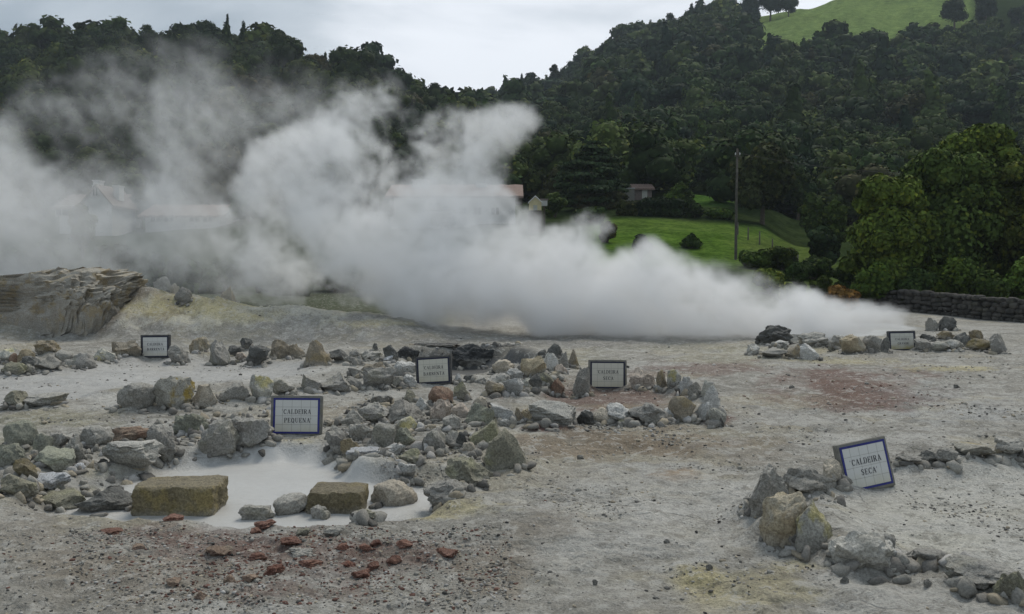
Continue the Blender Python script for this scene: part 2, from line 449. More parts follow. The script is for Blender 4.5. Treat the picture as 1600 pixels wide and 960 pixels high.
# ------------------------------------------------------------------ ground and hills
PXK = np.array([-600, 0, 215, 300, 420, 575, 700, 850, 1000, 1120, 1180, 1250, 1340, 1600, 2200], float)
YK = np.array([29, 36, 46, 60, 80, 120, 200, 280, 380, 480, 600, 900, 1400], float)
def zi(y, Y): return CAM_H + (HZ - y) / FL * Y
ZR = np.array([
    [1.35, 1.35, 1.28, 1.15, .86, .66, .16, 0, 0, 0, 0, 0, 0, 0, 0],
    [1.2, 1.1, 1.0, .95, .75, .55, .45, .5, .6, .5, .3, .1, 0, 0, 0],
    [.9, .9, .9, .9, .9, .9, .9, .9, 1.0, 1.0, .9, .6, .25, .2, .2],
    [zi(v, 60) for v in (412,412,412,412,412,412,412,410,402,404,408,420,435,440,440)],
    [zi(v, 80) for v in (362,362,362,360,357,355,352,350,341,345,352,378,400,415,420)],
    [zi(v, 120) for v in (325,325,325,322,320,318,318,312,302,305,315,335,350,360,362)],
    [zi(v, 200) for v in (230,225,215,215,222,240,262,268,252,250,250,250,250,252,256)],
    [zi(v, 280) for v in (115,106,90,86,112,150,214,214,200,182,172,168,165,172,178)],
    [zi(v, 380) for v in (235,230,225,225,222,228,240,190,120,88,80,76,72,72,80)],
    [zi(v, 480) for v in (250,250,250,250,250,240,214,152,78,42,36,24,-3,-40,-50)],
    [zi(v, 600) for v in (250,250,250,250,250,240,215,190,130,100,85,60,30,-20,-30)],
    [zi(v, 900) for v in (90,62,190,190,220,220,220,210,180,160,150,140,130,120,120)],
    [zi(v, 1400) for v in (160,160,200,220,230,230,230,230,220,210,200,190,180,170,170)]])
def far_z(px, Y):
    ly, lk = np.log(Y), np.log(YK)
    j = np.clip(np.searchsorted(lk, ly) - 1, 0, len(lk) - 2)
    t = np.clip((ly - lk[j]) / (lk[j+1] - lk[j]), 0, 1)
    p = np.clip(px, PXK[0], PXK[-1])
    i = np.clip(np.searchsorted(PXK, p) - 1, 0, len(PXK) - 2)
    u = (p - PXK[i]) / (PXK[i+1] - PXK[i]); u = u*u*(3-2*u)
    a = ZR[j, i] * (1-u) + ZR[j, i+1] * u
    b = ZR[j+1, i] * (1-u) + ZR[j+1, i+1] * u
    return a * (1-t) + b * t

def poly_sd(px, py, poly):
    """signed distance (negative inside) in the units of poly"""
    P = np.asarray(poly, float)
    d = np.full(px.shape, 1e9); s = np.zeros(px.shape, bool)
    for k in range(len(P)):
        a, b = P[k-1], P[k]
        ex, ey = b - a
        wx, wy = px - a[0], py - a[1]
        t = np.clip((wx*ex + wy*ey) / (ex*ex + ey*ey), 0, 1)
        d = np.minimum(d, np.hypot(wx - ex*t, wy - ey*t))
        c = ((a[1] > py) != (b[1] > py)) & (px < (b[0]-a[0]) * (py-a[1]) / (b[1]-a[1] + 1e-12) + a[0])
        s ^= c
    return np.where(s, -d, d)
def W2(pts): return [(px_at(a, gY(b)), gY(b)) for a, b in pts]
POOLS = {   # outline, depth, edge width (m)
    'pequena': (W2([(40,790),(80,760),(170,734),(250,710),(345,700),(430,694),(515,700),(560,724),(620,737),(740,744),(715,782),(640,806),(430,822),(340,828),(215,808),(60,802)]), .16, .3),
    'left': (W2([(-120,600),(0,585),(90,576),(200,562),(400,562),(500,572),(480,590),(380,592),(240,604),(120,622),(0,640),(-160,650)]), .10, .8),
    'pit': (W2([(622,548),(700,543),(800,545),(845,553),(812,572),(760,586),(700,592),(655,582)]), .55, .5),
    'seca': (W2([(830,612),(930,604),(1050,606),(1095,622),(1075,640),(960,645),(840,640)]), .12, .5),
    'front': (W2([(1245,770),(1330,752),(1450,738),(1560,724),(1900,700),(1900,960),(1600,905),(1500,885),(1400,868),(1310,830)]), .09, .5),
    'back': (W2([(1215,534),(1300,528),(1420,522),(1440,512),(1380,505),(1250,508),(1190,520)]), .25, 1.0),
}
BERMS = np.zeros((0, 4))
def berms(X, Y):
    """mud heaped against the feet of the stones"""
    X, Y = np.asarray(X, float), np.asarray(Y, float)
    if not len(BERMS): return np.zeros_like(X)
    if X.size < 64:
        d2 = ((X[:, None] - BERMS[:, 0]) / BERMS[:, 2])**2 + ((Y[:, None] - BERMS[:, 1]) / BERMS[:, 2])**2
        return (BERMS[:, 3] * np.exp(-d2)).max(1)
    out = np.zeros(X.shape)
    for (bx, by, r, h) in BERMS:
        m = (np.abs(X - bx) < 2.3 * r) & (np.abs(Y - by) < 2.3 * r)
        if m.any():
            d2 = ((X[m] - bx)**2 + (Y[m] - by)**2) / r**2
            out[m] = np.maximum(out[m], h * np.exp(-d2))
    return out * (1 + .5 * fbm(X*3, Y*3, 0, 3, 66))
def near_z(X, Y, px):
    z = fbm(X*.35, Y*.35, 0, 3, 3) * .07 + fbm(X*1.3, Y*1.3, 0, 3, 9) * .025
    rid = 1 - np.abs(fbm(X*2.6, Y*2.6, 0, 4, 21))
    st = fbm(X*1.1, Y*1.1, 0, 5, 23, .6)
    z = z + (rid - .8) * .06 + sstep(.04, .07, st) * .022 + sstep(-.14, -.10, st) * .02 + fbm(X*9, Y*9, 0, 3, 27) * .016
    z = z + berms(X, Y)
    for k, (poly, dep, ew) in POOLS.items():
        sd = poly_sd(X + fbm(X*1.1, Y*1.1, 0, 3, 40)*.35, Y + fbm(X*1.1, Y*1.1, 3, 3, 41)*.45, poly)
        f = 1 - sstep(-ew, 0.05, sd)
        z = z * (1 - f * (.85 if k in ('pequena', 'pit', 'back') else .35)) - dep * f
    # bank at the back left, rising behind the third ring
    hb = np.interp(px, PXK, ZR[0]) 
    ramp = sstep(25.6, 29.0, Y + fbm(X*.5, Y*.5, 0, 3, 55) * .8)
    br = 1 - np.abs(fbm(X*1.2, Y*1.2, 0, 5, 58, .6))
    z = z + hb * ramp * (1 + .22 * fbm(X*.9, Y*.9, 2, 4, 57) + .5 * (br - .82)) * (Y < 29.001) 
    return z
def height(X, Y):
    X, Y = np.asarray(X, float), np.asarray(Y, float)
    Yc = np.maximum(Y, 4.0)
    px = 800 + X / Yc * FL
    zn = near_z(X, np.minimum(Y, 29.0), px)
    zf = far_z(px, np.maximum(Y, 29.0))
    zf = zf + fbm(X*.06, Y*.06, 0, 3, 71) * np.clip((Y-60)/60, 0, 1) * 2.0 + fbm(X*.02, Y*.02, 0, 3, 72) * np.clip((Y-150)/150, 0, 1) * 4.0
    zf = zf + fbm(X*.35, Y*.35, 0, 3, 3) * .07 * (Y > 29)
    hb = np.interp(px, PXK, ZR[0])
    near = Y < 29.0
    out = np.where(near, zn, zf)
    # blend the micro relief across the seam
    w = sstep(29.0, 33.0, Y)
    zseam = near_z(X, np.full_like(Y, 28.999), px)
    out = np.where(near, out, zf * w + (zf + (zseam - hb)) * (1 - w))
    return out
def h1(x, y): return float(height(np.array([x]), np.array([y]))[0])
def on_ground(px, py):
    Y = gY(py)
    for _ in range(4):
        X = px_at(px, Y)
        Y = 0.4 * Y + 0.6 * (CAM_H - min(h1(X, Y), 1.2)) * FL / (py - HZ)
    X = px_at(px, Y)
    return X, Y, h1(X, Y)

_b = []
for (gp_, a_, b_, yt_, yb_, mt_, sh_, lb_) in ROCKS:
    x_, y_, z_ = on_ground((a_ + b_) / 2, yb_)
    w_ = (b_ - a_) / FL * y_; h_ = (yb_ - yt_) / FL * y_
    if gp_ != G8: _b.append((x_, y_ + w_ * .35, max(.16, w_ * .62), min(.16, h_ * .30) * (1.6 if gp_ == G6 else .6 if gp_ in (G3, G4) else 1.1)))
BERMS = np.array(_b)

def fan(rows, cols, name, mat):
    u = np.linspace(-.97, .97, cols)
    Yg, U = np.meshgrid(rows, u, indexing='ij')
    Xg = U * (Yg + 12)
    Z = height(Xg.ravel(), Yg.ravel())
    V = np.stack([Xg.ravel(), Yg.ravel(), Z], -1)
    R = len(rows)
    i = np.arange((R-1) * cols).reshape(R-1, cols)[:, :-1].ravel()
    F = np.stack([i, i+1, i+cols+1, i+cols], -1)
    o = mesh_from(name, V, F, mat, True)
    return o, V
def set_col(o, name, c):
    a = o.data.attributes.new(name, 'FLOAT_COLOR', 'POINT')
    c = np.concatenate([c, np.ones((len(c), 1))], 1).astype(np.float32)
    a.data.foreach_set('color', c.ravel())

# mineral stains of the crust: centre and radii (given as seen rows, turned into places on the ground), colour, strength
GREY, WHITE, YEL = (.325,.315,.285), (.50,.495,.47), (.46,.41,.24)
RED, DRED, BRN, OLV, DGR, ORG, BLU = (.165,.10,.082), (.13,.066,.058), (.235,.19,.14), (.25,.245,.17), (.19,.19,.185), (.29,.19,.10), (.38,.40,.42)
STAINS = [
 (1340,612,150,40,RED,.6),(1310,600,90,24,RED,.6),(1370,630,90,20,RED,.55),(1260,588,60,16,RED,.45),(1110,576,100,16,RED,.6),(1000,585,60,10,RED,.4),
 (470,885,300,62,RED,.55),(330,850,160,26,RED,.5),(600,860,170,25,RED,.5),(200,905,160,40,BRN,.4),(760,900,110,50,BRN,.45),(60,870,120,60,BRN,.25),
 (940,625,150,20,DRED,.7),(960,636,90,9,BRN,.9),(860,670,75,7,DRED,.9),(1120,655,28,15,DRED,.8),(1040,670,60,10,BRN,.6),(900,600,60,12,BRN,.4),
 (960,700,190,30,BRN,.8),(1060,745,52,12,ORG,.6),(1000,690,90,14,BRN,.5),(870,825,80,30,BRN,.35),(1180,720,80,30,BRN,.3),(1200,690,90,12,BRN,.4),
 (1090,905,62,30,YEL,.8),(1180,925,120,30,YEL,.45),(1250,890,60,15,YEL,.6),(700,797,90,16,YEL,.65),(640,810,60,10,YEL,.5),(1430,800,120,35,YEL,.35),(1560,800,80,25,YEL,.5),(1480,850,110,20,YEL,.5),
 (1500,577,100,6,YEL,.7),(1330,565,90,6,YEL,.5),(1240,548,160,6,YEL,.3),(545,722,55,9,YEL,.7),(460,693,40,5,YEL,.6),(210,738,130,12,(.47,.44,.34),.6),(120,776,80,12,YEL,.6),(30,700,60,30,OLV,.5),
 (400,482,280,27,(.60,.57,.46),.9),(300,478,150,20,YEL,.9),(420,470,60,8,YEL,.6),(380,494,80,12,YEL,.6),(250,462,50,14,YEL,.5),(600,504,90,6,YEL,.6),(120,500,120,20,WHITE,.3),(450,486,110,12,WHITE,.35),(520,480,60,8,WHITE,.3),
 (980,780,240,50,WHITE,.45),(1060,830,180,60,WHITE,.4),(1330,690,190,16,WHITE,.5),(1180,770,80,40,WHITE,.3),(900,860,100,60,WHITE,.25),(640,680,80,20,WHITE,.25),(350,670,120,12,WHITE,.4),
 (380,594,110,11,WHITE,.7),(480,580,70,10,WHITE,.6),(200,625,130,12,WHITE,.75),(60,605,70,14,WHITE,.6),(110,640,70,8,WHITE,.3),(1500,770,170,45,WHITE,.5),(1350,780,60,20,WHITE,.4),(1500,650,120,20,BLU,.25),(1460,620,90,25,BLU,.2),
 (700,740,120,20,(.36,.34,.28),.5),(520,650,200,18,(.37,.34,.27),.5),(880,740,150,25,(.37,.345,.29),.5),(1120,640,90,20,(.33,.30,.24),.5),(1150,560,120,10,(.36,.34,.25),.5),(60,655,160,13,OLV,.5),(210,655,140,8,DGR,.35),(540,640,80,16,BRN,.35),(700,640,60,12,BRN,.4),(900,560,90,12,OLV,.35),(1080,545,160,8,OLV,.3),
 (600,530,400,10,DGR,.35),(760,536,220,10,DGR,.45),(900,540,110,9,DGR,.4),(100,520,240,8,DGR,.2),(40,560,120,12,DGR,.25),
 (750,500,420,8,GREY,.3),(1250,600,30,40,GREY,.4),(60,940,200,30,GREY,.3),(30,470,260,50,BRN,.5),
]
def ground_colour(V):
    X, Y, Z = V.T
    Yc = np.maximum(Y, 4.5)
    px, py = 800 + X / Yc * FL, HZ + (CAM_H - np.clip(Z, -0.2, 1.6)) / Yc * FL
    n1, n2, n3 = fbm(X*.5, Y*.5, 0, 5, 101, .6), fbm(X*2.2, Y*2.2, 0, 4, 102, .6), fbm(X*.9+9, Y*1.4, 0, 4, 103, .6)
    c = np.array(GREY)[None] * (1 + .18 * n1 + .12 * n2)[:, None]
    n4 = fbm(X*4.5, Y*4.5, 0, 4, 107, .65)
    c = c * (1 + .22 * n4)[:, None]
    lum = sstep(.05, .3, n3 + .35 * n4)[:, None] * .42
    c = c * (1 - lum) + np.array(WHITE) * lum
    dk = sstep(.12, .34, fbm(X*1.1-4, Y*1.1, 0, 5, 104, .7))[:, None] * .34
    c = c * (1 - dk) + np.array((.20,.19,.165)) * dk
    wy = sstep(.12, .35, fbm(X*.6+20, Y*.6, 0, 5, 106, .7))[:, None] * .42
    c = c * (1 - wy) + np.array((.41,.37,.27)) * wy
    for k, (cx, cy, rx, ry, cc, st) in enumerate(STAINS):
        d = np.hypot((px - cx) / rx, (py - cy) / ry)
        m = d < 2.2
        if not m.any(): continue
        w = 1 - sstep(.45, 1.05, d[m] + 1.15 * fbm(X[m]*1.5 + k, Y[m]*1.5, k, 6, 105, .72))
        w = (w * st)[:, None]
        c[m] = c[m] * (1 - w) + np.array(cc) * (1 + .25 * n2[m])[:, None] * w
    pc = {'pequena': (.46,.462,.452), 'left': (.37,.37,.362), 'pit': (.055,.058,.06), 'front': (.50,.495,.46), 'back': (.45,.47,.48), 'seca': (.20,.15,.115)}
    for k, (poly, dep, ew) in POOLS.items():
        nz_ = .25 if k == 'pequena' else .55
        sd = poly_sd(X + fbm(X*1.3, Y*1.3, 1, 4, 43)*nz_, Y + fbm(X*1.3, Y*1.3, 5, 4, 44)*nz_, poly)
        st = {'pequena': .93, 'left': .75, 'pit': .9, 'front': .8, 'back': .7, 'seca': .3}[k]
        f = ((1 - sstep(-.35, .2, sd)) * st)[:, None]
        v = (1 + {'pequena': .07}.get(k, .18) * (n1 + .5*n3))[:, None]
        c = c * (1 - f) + np.array(pc[k]) * v * f
    veg = sstep(30.2, 31.5, Y + fbm(X, Y, 0, 3, 77)) * (1 - sstep(640, 760, px))
    veg = np.maximum(veg, sstep(37, 40, Y) * (1 - sstep(1280, 1340, px)))[:, None]
    c = c * (1 - veg) + np.array((.045,.06,.025)) * (1 + .3 * n2)[:, None] * veg
    return np.clip(c, .02, .8)

g = NT('mud_crust', .88)
g.b.inputs['Specular IOR Level'].default_value = .15
base = g.attr('tint')
f1, f2 = g.noise(16, 8, .7), g.noise(55, 6, .75)
v1 = g.vor(26, g.scalev((1, 1, 1)), 'Color')
vd = g.vor(26, None, 'Distance')
sv = g.n.new('ShaderNodeSeparateColor'); g.l.new(v1, sv.inputs[0])
c = g.mix(1.0, base, g.mix(g.ramp(f1, .3, .7), (.80,.80,.80), (1.18,1.18,1.17)), 'MULTIPLY')
c = g.mix(1.0, c, g.mix(g.ramp(f2, .3, .72), (.72,.72,.72), (1.25,1.25,1.25)), 'MULTIPLY')
# grit: some cells are darker or whiter grains
grain = g.math('MULTIPLY', g.ramp(sv.outputs[0], .80, .86), g.ramp(vd, .35, .2))
c = g.mix(g.math('MULTIPLY', grain, .6), c, (.10,.095,.09))
grain2 = g.math('MULTIPLY', g.ramp(sv.outputs[1], .86, .92), g.ramp(vd, .35, .2))
c = g.mix(g.math('MULTIPLY', grain2, .55), c, (.62,.61,.58))
ve = g.vor(2.6, g.scalev((1, 1, 1), g.mix(.12, g.tc.outputs['Object'], g.noise(3.5, 4, .6, out='Color'))), 'Distance', feat='DISTANCE_TO_EDGE')
crack = g.math('MULTIPLY', g.ramp(ve, .035, .0), g.ramp(g.noise(.7, 3, .6), .5, .62))
c = g.mix(g.math('MULTIPLY', crack, .3), c, (.13,.12,.105))
fl = g.noise(5.5, 8, .72)
c = g.mix(g.math('MULTIPLY', g.ramp(fl, .55, .585), .5), c, (.52,.51,.475))
c = g.mix(g.math('MULTIPLY', g.ramp(fl, .45, .415), .42), c, (.19,.178,.15))
# the smooth wet pools keep little of the grit
sm = g.attr('smooth_mud', 'Fac')
cm = g.mix(g.math('MULTIPLY', sm, .85), c, base)
g.col(cm)
rr = g.math('MULTIPLY_ADD', sm, -.45, .9); g.put(g.b.inputs['Roughness'], rr)
hh = g.math('ADD', g.math('MULTIPLY', f1, 1.0), g.math('MULTIPLY', f2, .5))
hh = g.math('ADD', hh, g.math('MULTIPLY', g.ramp(vd, .5, 0), .25))
hh = g.math('ADD', hh, g.math('MULTIPLY', fl, 1.5))
hh = g.math('SUBTRACT', hh, g.math('MULTIPLY', crack, .5))
hs = g.math('MULTIPLY', hh, g.math('MULTIPLY_ADD', sm, -.93, 1.0))
g.bump(hs, .75, .05)
g.put(g.b.inputs['Specular IOR Level'], g.math('MULTIPLY_ADD', sm, .3, .15))
ROWS = np.concatenate([np.linspace(-6, 4.4, 30), 1 / np.linspace(1/4.5, 1/29.0, 820), np.linspace(29.05, 46, 90)])
ground, GV = fan(ROWS, 820, 'ground', g.m)
set_col(ground, 'tint', ground_colour(GV))
def pool_f(X, Y, k, e=.5):
    sd = poly_sd(X + fbm(X*1.3, Y*1.3, 1, 4, 43)*.4, Y + fbm(X*1.3, Y*1.3, 5, 4, 44)*.4, POOLS[k][0])
    return 1 - sstep(-e, 0, sd)
smv = np.clip(pool_f(GV[:,0], GV[:,1], 'pequena') + pool_f(GV[:,0], GV[:,1], 'pit') + pool_f(GV[:,0], GV[:,1], 'back') + .5 * pool_f(GV[:,0], GV[:,1], 'left'), 0, 1)
a_ = ground.data.attributes.new('smooth_mud', 'FLOAT', 'POINT'); a_.data.foreach_set('value', smv.astype(np.float32))
tag(ground, kind='structure')

# hills
hm = NT('hill_grass', .95)
hm.b.inputs['Specular IOR Level'].default_value = 0.0
base = hm.attr('tint')
f1, f2 = hm.noise(.35, 6, .65), hm.noise(2.2, 5, .7)
c = hm.mix(1.0, base, hm.mix(hm.ramp(f1, .3, .7), (.7,.75,.7), (1.25,1.2,1.2)), 'MULTIPLY')
c = hm.mix(1.0, c, hm.mix(hm.ramp(f2, .35, .65), (.62,.68,.6), (1.3,1.25,1.15)), 'MULTIPLY')
hm.col(c); hm.bump(hm.math('ADD', f1, f2), .6, .4)
HR = np.concatenate([np.linspace(46, 130, 130), np.geomspace(131, 1500, 190)])
hills, HV = fan(HR, 420, 'hills', hm.m)
X, Y, Z = HV.T
px = 800 + X / Y * FL
py = HZ + (CAM_H - Z) / Y * FL
c = np.tile(np.array((.030,.045,.018)), (len(X), 1))
nn = fbm(X*.05, Y*.05, 0, 4, 301, .6); n2 = fbm(X*.4, Y*.4, 0, 3, 302, .6)
def lay(mask, col):
    global c
    w = np.clip(mask, 0, 1)[:, None]
    c = c * (1 - w) + np.array(col) * (1 + .25 * n2 + .2 * nn)[:, None] * w
# lawn in front of the hedge, meadow on the hilltop, small upper lawn
lay((1 - sstep(74, 80, Y + n2*3)) * sstep(52, 58, Y) * sstep(900, 940, px) * (1 - sstep(1235, 1300, px + n2*30)), (.075,.135,.026))
lay((1 - sstep(76, 82, Y + n2*3)) * sstep(50, 56, Y) * sstep(1120, 1200, px + n2*40) * (1 - sstep(1290, 1340, px)), (.085,.12,.035))
lay(sstep(70, 74, Y + n2*4) * (1 - sstep(79, 83, Y)) * sstep(930, 960, px) * (1 - sstep(1180, 1230, px)), (.08,.13,.03))
lay((1 - sstep(112, 116, Y)) * sstep(92, 98, Y) * sstep(1060, 1080, px) * (1 - sstep(1135, 1150, px)), (.065,.13,.03))
lay(sstep(326, 338, Y + nn*20) * sstep(1160, 1185, px) * (1 - sstep(1500, 1520, px)), (.15,.21,.075))
lay((1 - sstep(56, 60, Y)) * sstep(1150, 1200, px) * (1 - sstep(1330, 1380, px)), (.07,.10,.035))
lay(sstep(780, 850, Y), (.02,.032,.018))
set_col(hills, 'tint', np.clip(c, .005, .6))
tag(hills, kind='structure')
# ------------------------------------------------------------------ rock materials
ROCKM = {}
def rock_mat(key, name, a, b, c2, patch=None, patch_amt=0.0, top=None, streak=0.0, rough=.9):
    k_ = 0 if key in ('pitrock', 'redsc', 'dark', 'block') else .3
    a, b, c2 = [tuple(v * (1 - k_) + g_ * k_ for v, g_ in zip(q_, (.27,.26,.235))) for q_ in (a, b, c2)]
    r = NT(name, rough)
    rn = r.rnd()
    off = r.n.new('ShaderNodeCombineXYZ')
    k = r.math('MULTIPLY', rn, 40.0)
    for i in range(3): r.l.new(k, off.inputs[i])
    vec = r.scalev((1, 1, 1), None, off.outputs[0])
    n1, n2, n3 = r.noise(3.2, 5, .6, vec), r.noise(11, 6, .7, vec), r.noise(45, 5, .75, vec)
    col = r.mix(r.ramp(n1, .36, .62), a, b)
    col = r.mix(r.math('MULTIPLY', r.ramp(n2, .5, .66), .6), col, c2)
    if patch:
        np_ = r.noise(2.4, 5, .6, r.scalev((1.1, 1.3, .9), vec))
        col = r.mix(r.math('MULTIPLY', r.ramp(np_, .50, .60), patch_amt), col, patch)
    if streak:
        sv = r.noise(5.0, 4, .6, r.scalev((.6, 1.2, 5.0), vec))
        col = r.mix(r.math('MULTIPLY', r.ramp(sv, .48, .6), streak), col, tuple(x*.55 for x in a))
    # pale salt crust where dust settles on upward faces, broken up by noise
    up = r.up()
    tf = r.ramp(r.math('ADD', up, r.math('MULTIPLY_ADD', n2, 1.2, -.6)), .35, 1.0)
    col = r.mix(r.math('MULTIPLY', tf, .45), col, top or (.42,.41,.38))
    oz = r.n.new('ShaderNodeSeparateXYZ'); r.l.new(r.tc.outputs['Object'], oz.inputs[0])
    foot = r.ramp(r.math('ADD', oz.outputs[2], r.math('MULTIPLY_ADD', n2, .25, -.125)), .09, -.02)
    col = r.mix(r.math('MULTIPLY', foot, .2 if key in ('redsc', 'rust') else .6), col, (.27,.258,.23))
    cr = r.ramp(n3, .3, .7)
    col = r.mix(1.0, col, r.mix(cr, (.6,.6,.6), (1.35,1.35,1.34)), 'MULTIPLY')
    vv = r.math('MULTIPLY_ADD', rn, .40, .98)
    cv = r.n.new('ShaderNodeCombineXYZ')
    for i in range(3): r.l.new(vv, cv.inputs[i])
    col = r.mix(1.0, col, cv.outputs[0], 'MULTIPLY')
    r.col(col)
    h = r.math('ADD', r.math('MULTIPLY', n2, 1.0), r.math('MULTIPLY', n3, .45))
    vd = r.vor(9, vec, 'Distance')
    h = r.math('ADD', h, r.math('MULTIPLY', vd, .35))
    r.bump(h, 1.0, .05)
    ROCKM[key] = r.m
rock_mat('grey', 'grey_stone', (.235,.225,.20), (.31,.30,.27), (.16,.155,.14))
rock_mat('mud', 'mud_coated_stone', (.26,.25,.23), (.33,.32,.295), (.20,.195,.18), (.24,.23,.16), .4)
rock_mat('dark', 'dark_stone', (.085,.085,.08), (.14,.14,.13), (.06,.06,.055), top=(.22,.22,.21))
rock_mat('pitrock', 'soot_dark_stone', (.045,.046,.046), (.075,.076,.076), (.03,.03,.03), top=(.10,.10,.10))
rock_mat('white', 'white_stone', (.45,.45,.43), (.60,.60,.58), (.30,.29,.27), top=(.66,.66,.64), streak=.35)
rock_mat('bluewhite', 'bluish_white_stone', (.40,.42,.45), (.55,.57,.60), (.30,.31,.33), top=(.55,.57,.60))
rock_mat('cream', 'cream_stone', (.42,.37,.29), (.52,.46,.37), (.33,.28,.21), top=(.52,.47,.39))
rock_mat('pink', 'pinkish_stone', (.36,.29,.235), (.44,.37,.31), (.28,.225,.18), top=(.45,.40,.34))
rock_mat('olive', 'olive_stone', (.165,.158,.11), (.225,.215,.155), (.12,.115,.085), (.30,.30,.17), .45, top=(.30,.29,.22))
rock_mat('greenish', 'lichen_green_stone', (.205,.215,.17), (.26,.27,.21), (.15,.157,.125), (.33,.335,.24), .5, top=(.30,.31,.24))
rock_mat('brown', 'brown_stone', (.19,.155,.105), (.26,.215,.15), (.12,.10,.07), (.28,.22,.11), .5, top=(.30,.28,.24))
rock_mat('block', 'cut_tuff', (.165,.14,.085), (.22,.19,.12), (.11,.095,.065), (.26,.21,.09), .65, top=(.22,.20,.16))
rock_mat('ochre', 'ochre_stone', (.29,.22,.12), (.36,.30,.19), (.21,.155,.09), (.38,.36,.31), .6, top=(.42,.37,.27))
rock_mat('rust', 'rust_stone', (.23,.11,.065), (.25,.15,.095), (.14,.075,.05), (.24,.21,.17), .6, top=(.30,.24,.18))
rock_mat('redsc', 'red_scoria', (.17,.066,.045), (.22,.10,.065), (.11,.055,.045), top=(.20,.13,.105))
rock_mat('gold', 'gold_patched_stone', (.38,.37,.32), (.46,.44,.38), (.28,.26,.21), (.36,.26,.05), .9, top=(.46,.44,.38))
rock_mat('striated', 'striated_pale_stone', (.36,.355,.32), (.46,.455,.42), (.26,.25,.22), top=(.50,.49,.46), streak=.7)
rock_mat('ribbed', 'ribbed_stone', (.22,.21,.19), (.32,.31,.28), (.14,.13,.12), top=(.36,.35,.32), streak=.6)
rock_mat('quartz', 'quartz_stone', (.33,.31,.26), (.55,.54,.50), (.22,.20,.16), (.60,.60,.58), .7, top=(.55,.54,.50))
rock_mat('yellow', 'sulphur_stained_stone', (.40,.40,.36), (.50,.49,.44), (.30,.29,.25), (.46,.41,.17), .8, top=(.55,.53,.44))
rock_mat('outcrop', 'outcrop_rock', (.27,.24,.195), (.36,.34,.30), (.19,.165,.13), (.31,.24,.13), .6, top=(.34,.32,.27))

# ------------------------------------------------------------------ rock shapes
import bmesh
_ICO = {}
def ico(sub):
    if sub not in _ICO:
        bm = bmesh.new()
        bmesh.ops.create_icosphere(bm, subdivisions=sub, radius=1.0)
        V = np.array([v.co[:] for v in bm.verts]); F = np.array([[v.index for v in f.verts] for f in bm.faces])
        bm.free(); _ICO[sub] = (V, F)
    return _ICO[sub]
def rock_shape(shape, w, d, h, seed, sub=4):
    rng = np.random.default_rng(seed)
    V, F = ico(sub)
    V = V.copy()
    N = V.copy()
    n_pl = {'round': 9, 'lump': 12, 'facet': 13, 'block': 6, 'slab': 12, 'cone': 11, 'upright': 12, 'flat': 12, 'strat': 11, 'knob': 8}[shape]
    if shape == 'block':
        e = 14.0
        r = (np.abs(V)**e).sum(1)**(-1/e)
        V = V * r[:, None]
        V[:, 2] = V[:, 2]
    else:
        V = V * 1.15
        for k in range(n_pl):
            n = rng.normal(size=3); n /= np.linalg.norm(n)
            lim = rng.uniform(.5, .82) if shape in ('facet', 'slab', 'cone', 'upright', 'strat') else rng.uniform(.60, .92)
            t = V @ n - lim
            V -= np.outer(np.maximum(t, 0) * (.97 if shape != 'round' else .7), n)
    if shape in ('cone',):
        t = np.clip((V[:, 2] + 1) / 2, 0, 1)
        V[:, 0] *= 1.12 - .62 * t; V[:, 1] *= 1.15 - .6 * t
        V[:, 0] += rng.uniform(-.25, .25) * t
    if shape in ('upright',):
        t = np.clip((V[:, 2] + 1) / 2, 0, 1)
        V[:, 0] *= 1.05 - .3 * t; V[:, 0] += rng.uniform(-.15, .15) * t
    if shape in ('slab',):
        V[:, 2] += V[:, 0] * rng.choice([-.4, .4])
    if shape == 'strat':
        a = rng.uniform(.2, .5) * rng.choice([-1, 1])
        q = V[:, 2] + a * V[:, 0]
        s = np.abs(((q * 4.3 + .3 * vnoise(V[:,0]*2, V[:,1]*2, V[:,2]*2, seed)) % 1) - .5) * 2
        V *= (1 + .07 * (s - .5))[:, None]
    sd = seed % 977
    # big dents, then a rough skin
    f1 = fbm(V[:,0]*1.3+sd, V[:,1]*1.3, V[:,2]*1.3, 3, sd)
    f2 = fbm(V[:,0]*4+sd, V[:,1]*4, V[:,2]*4, 4, sd+5, .6)
    rg = 1 - np.abs(fbm(V[:,0]*2.4, V[:,1]*2.4+sd, V[:,2]*2.4, 3, sd+9))
    k1, k2, k3 = {'block': (.035,.05,.05), 'round': (.13,.09,.07), 'knob': (.24,.17,.16), 'lump': (.24,.14,.12)}.get(shape, (.17,.13,.12))
    V *= (1 + k1 * 1.6 * f1 + k2 * 1.5 * f2 + k3 * 1.3 * (rg - .8))[:, None]
    if shape == 'block':
        V[:, 2] += .06 * fbm(V[:,0]*1.5, V[:,1]*1.5, 0, 3, sd) 
        V[:, 0] += .05 * V[:, 2]
    lo, hi = V.min(0), V.max(0)
    V = (V - (lo + hi) / 2) / (hi - lo)          # unit box
    V *= np.array([w * 1.08, d * 1.08, h * 1.45])
    V[:, 2] += h * (1 - .725)                      # top at h, a fifth buried
    return V, F
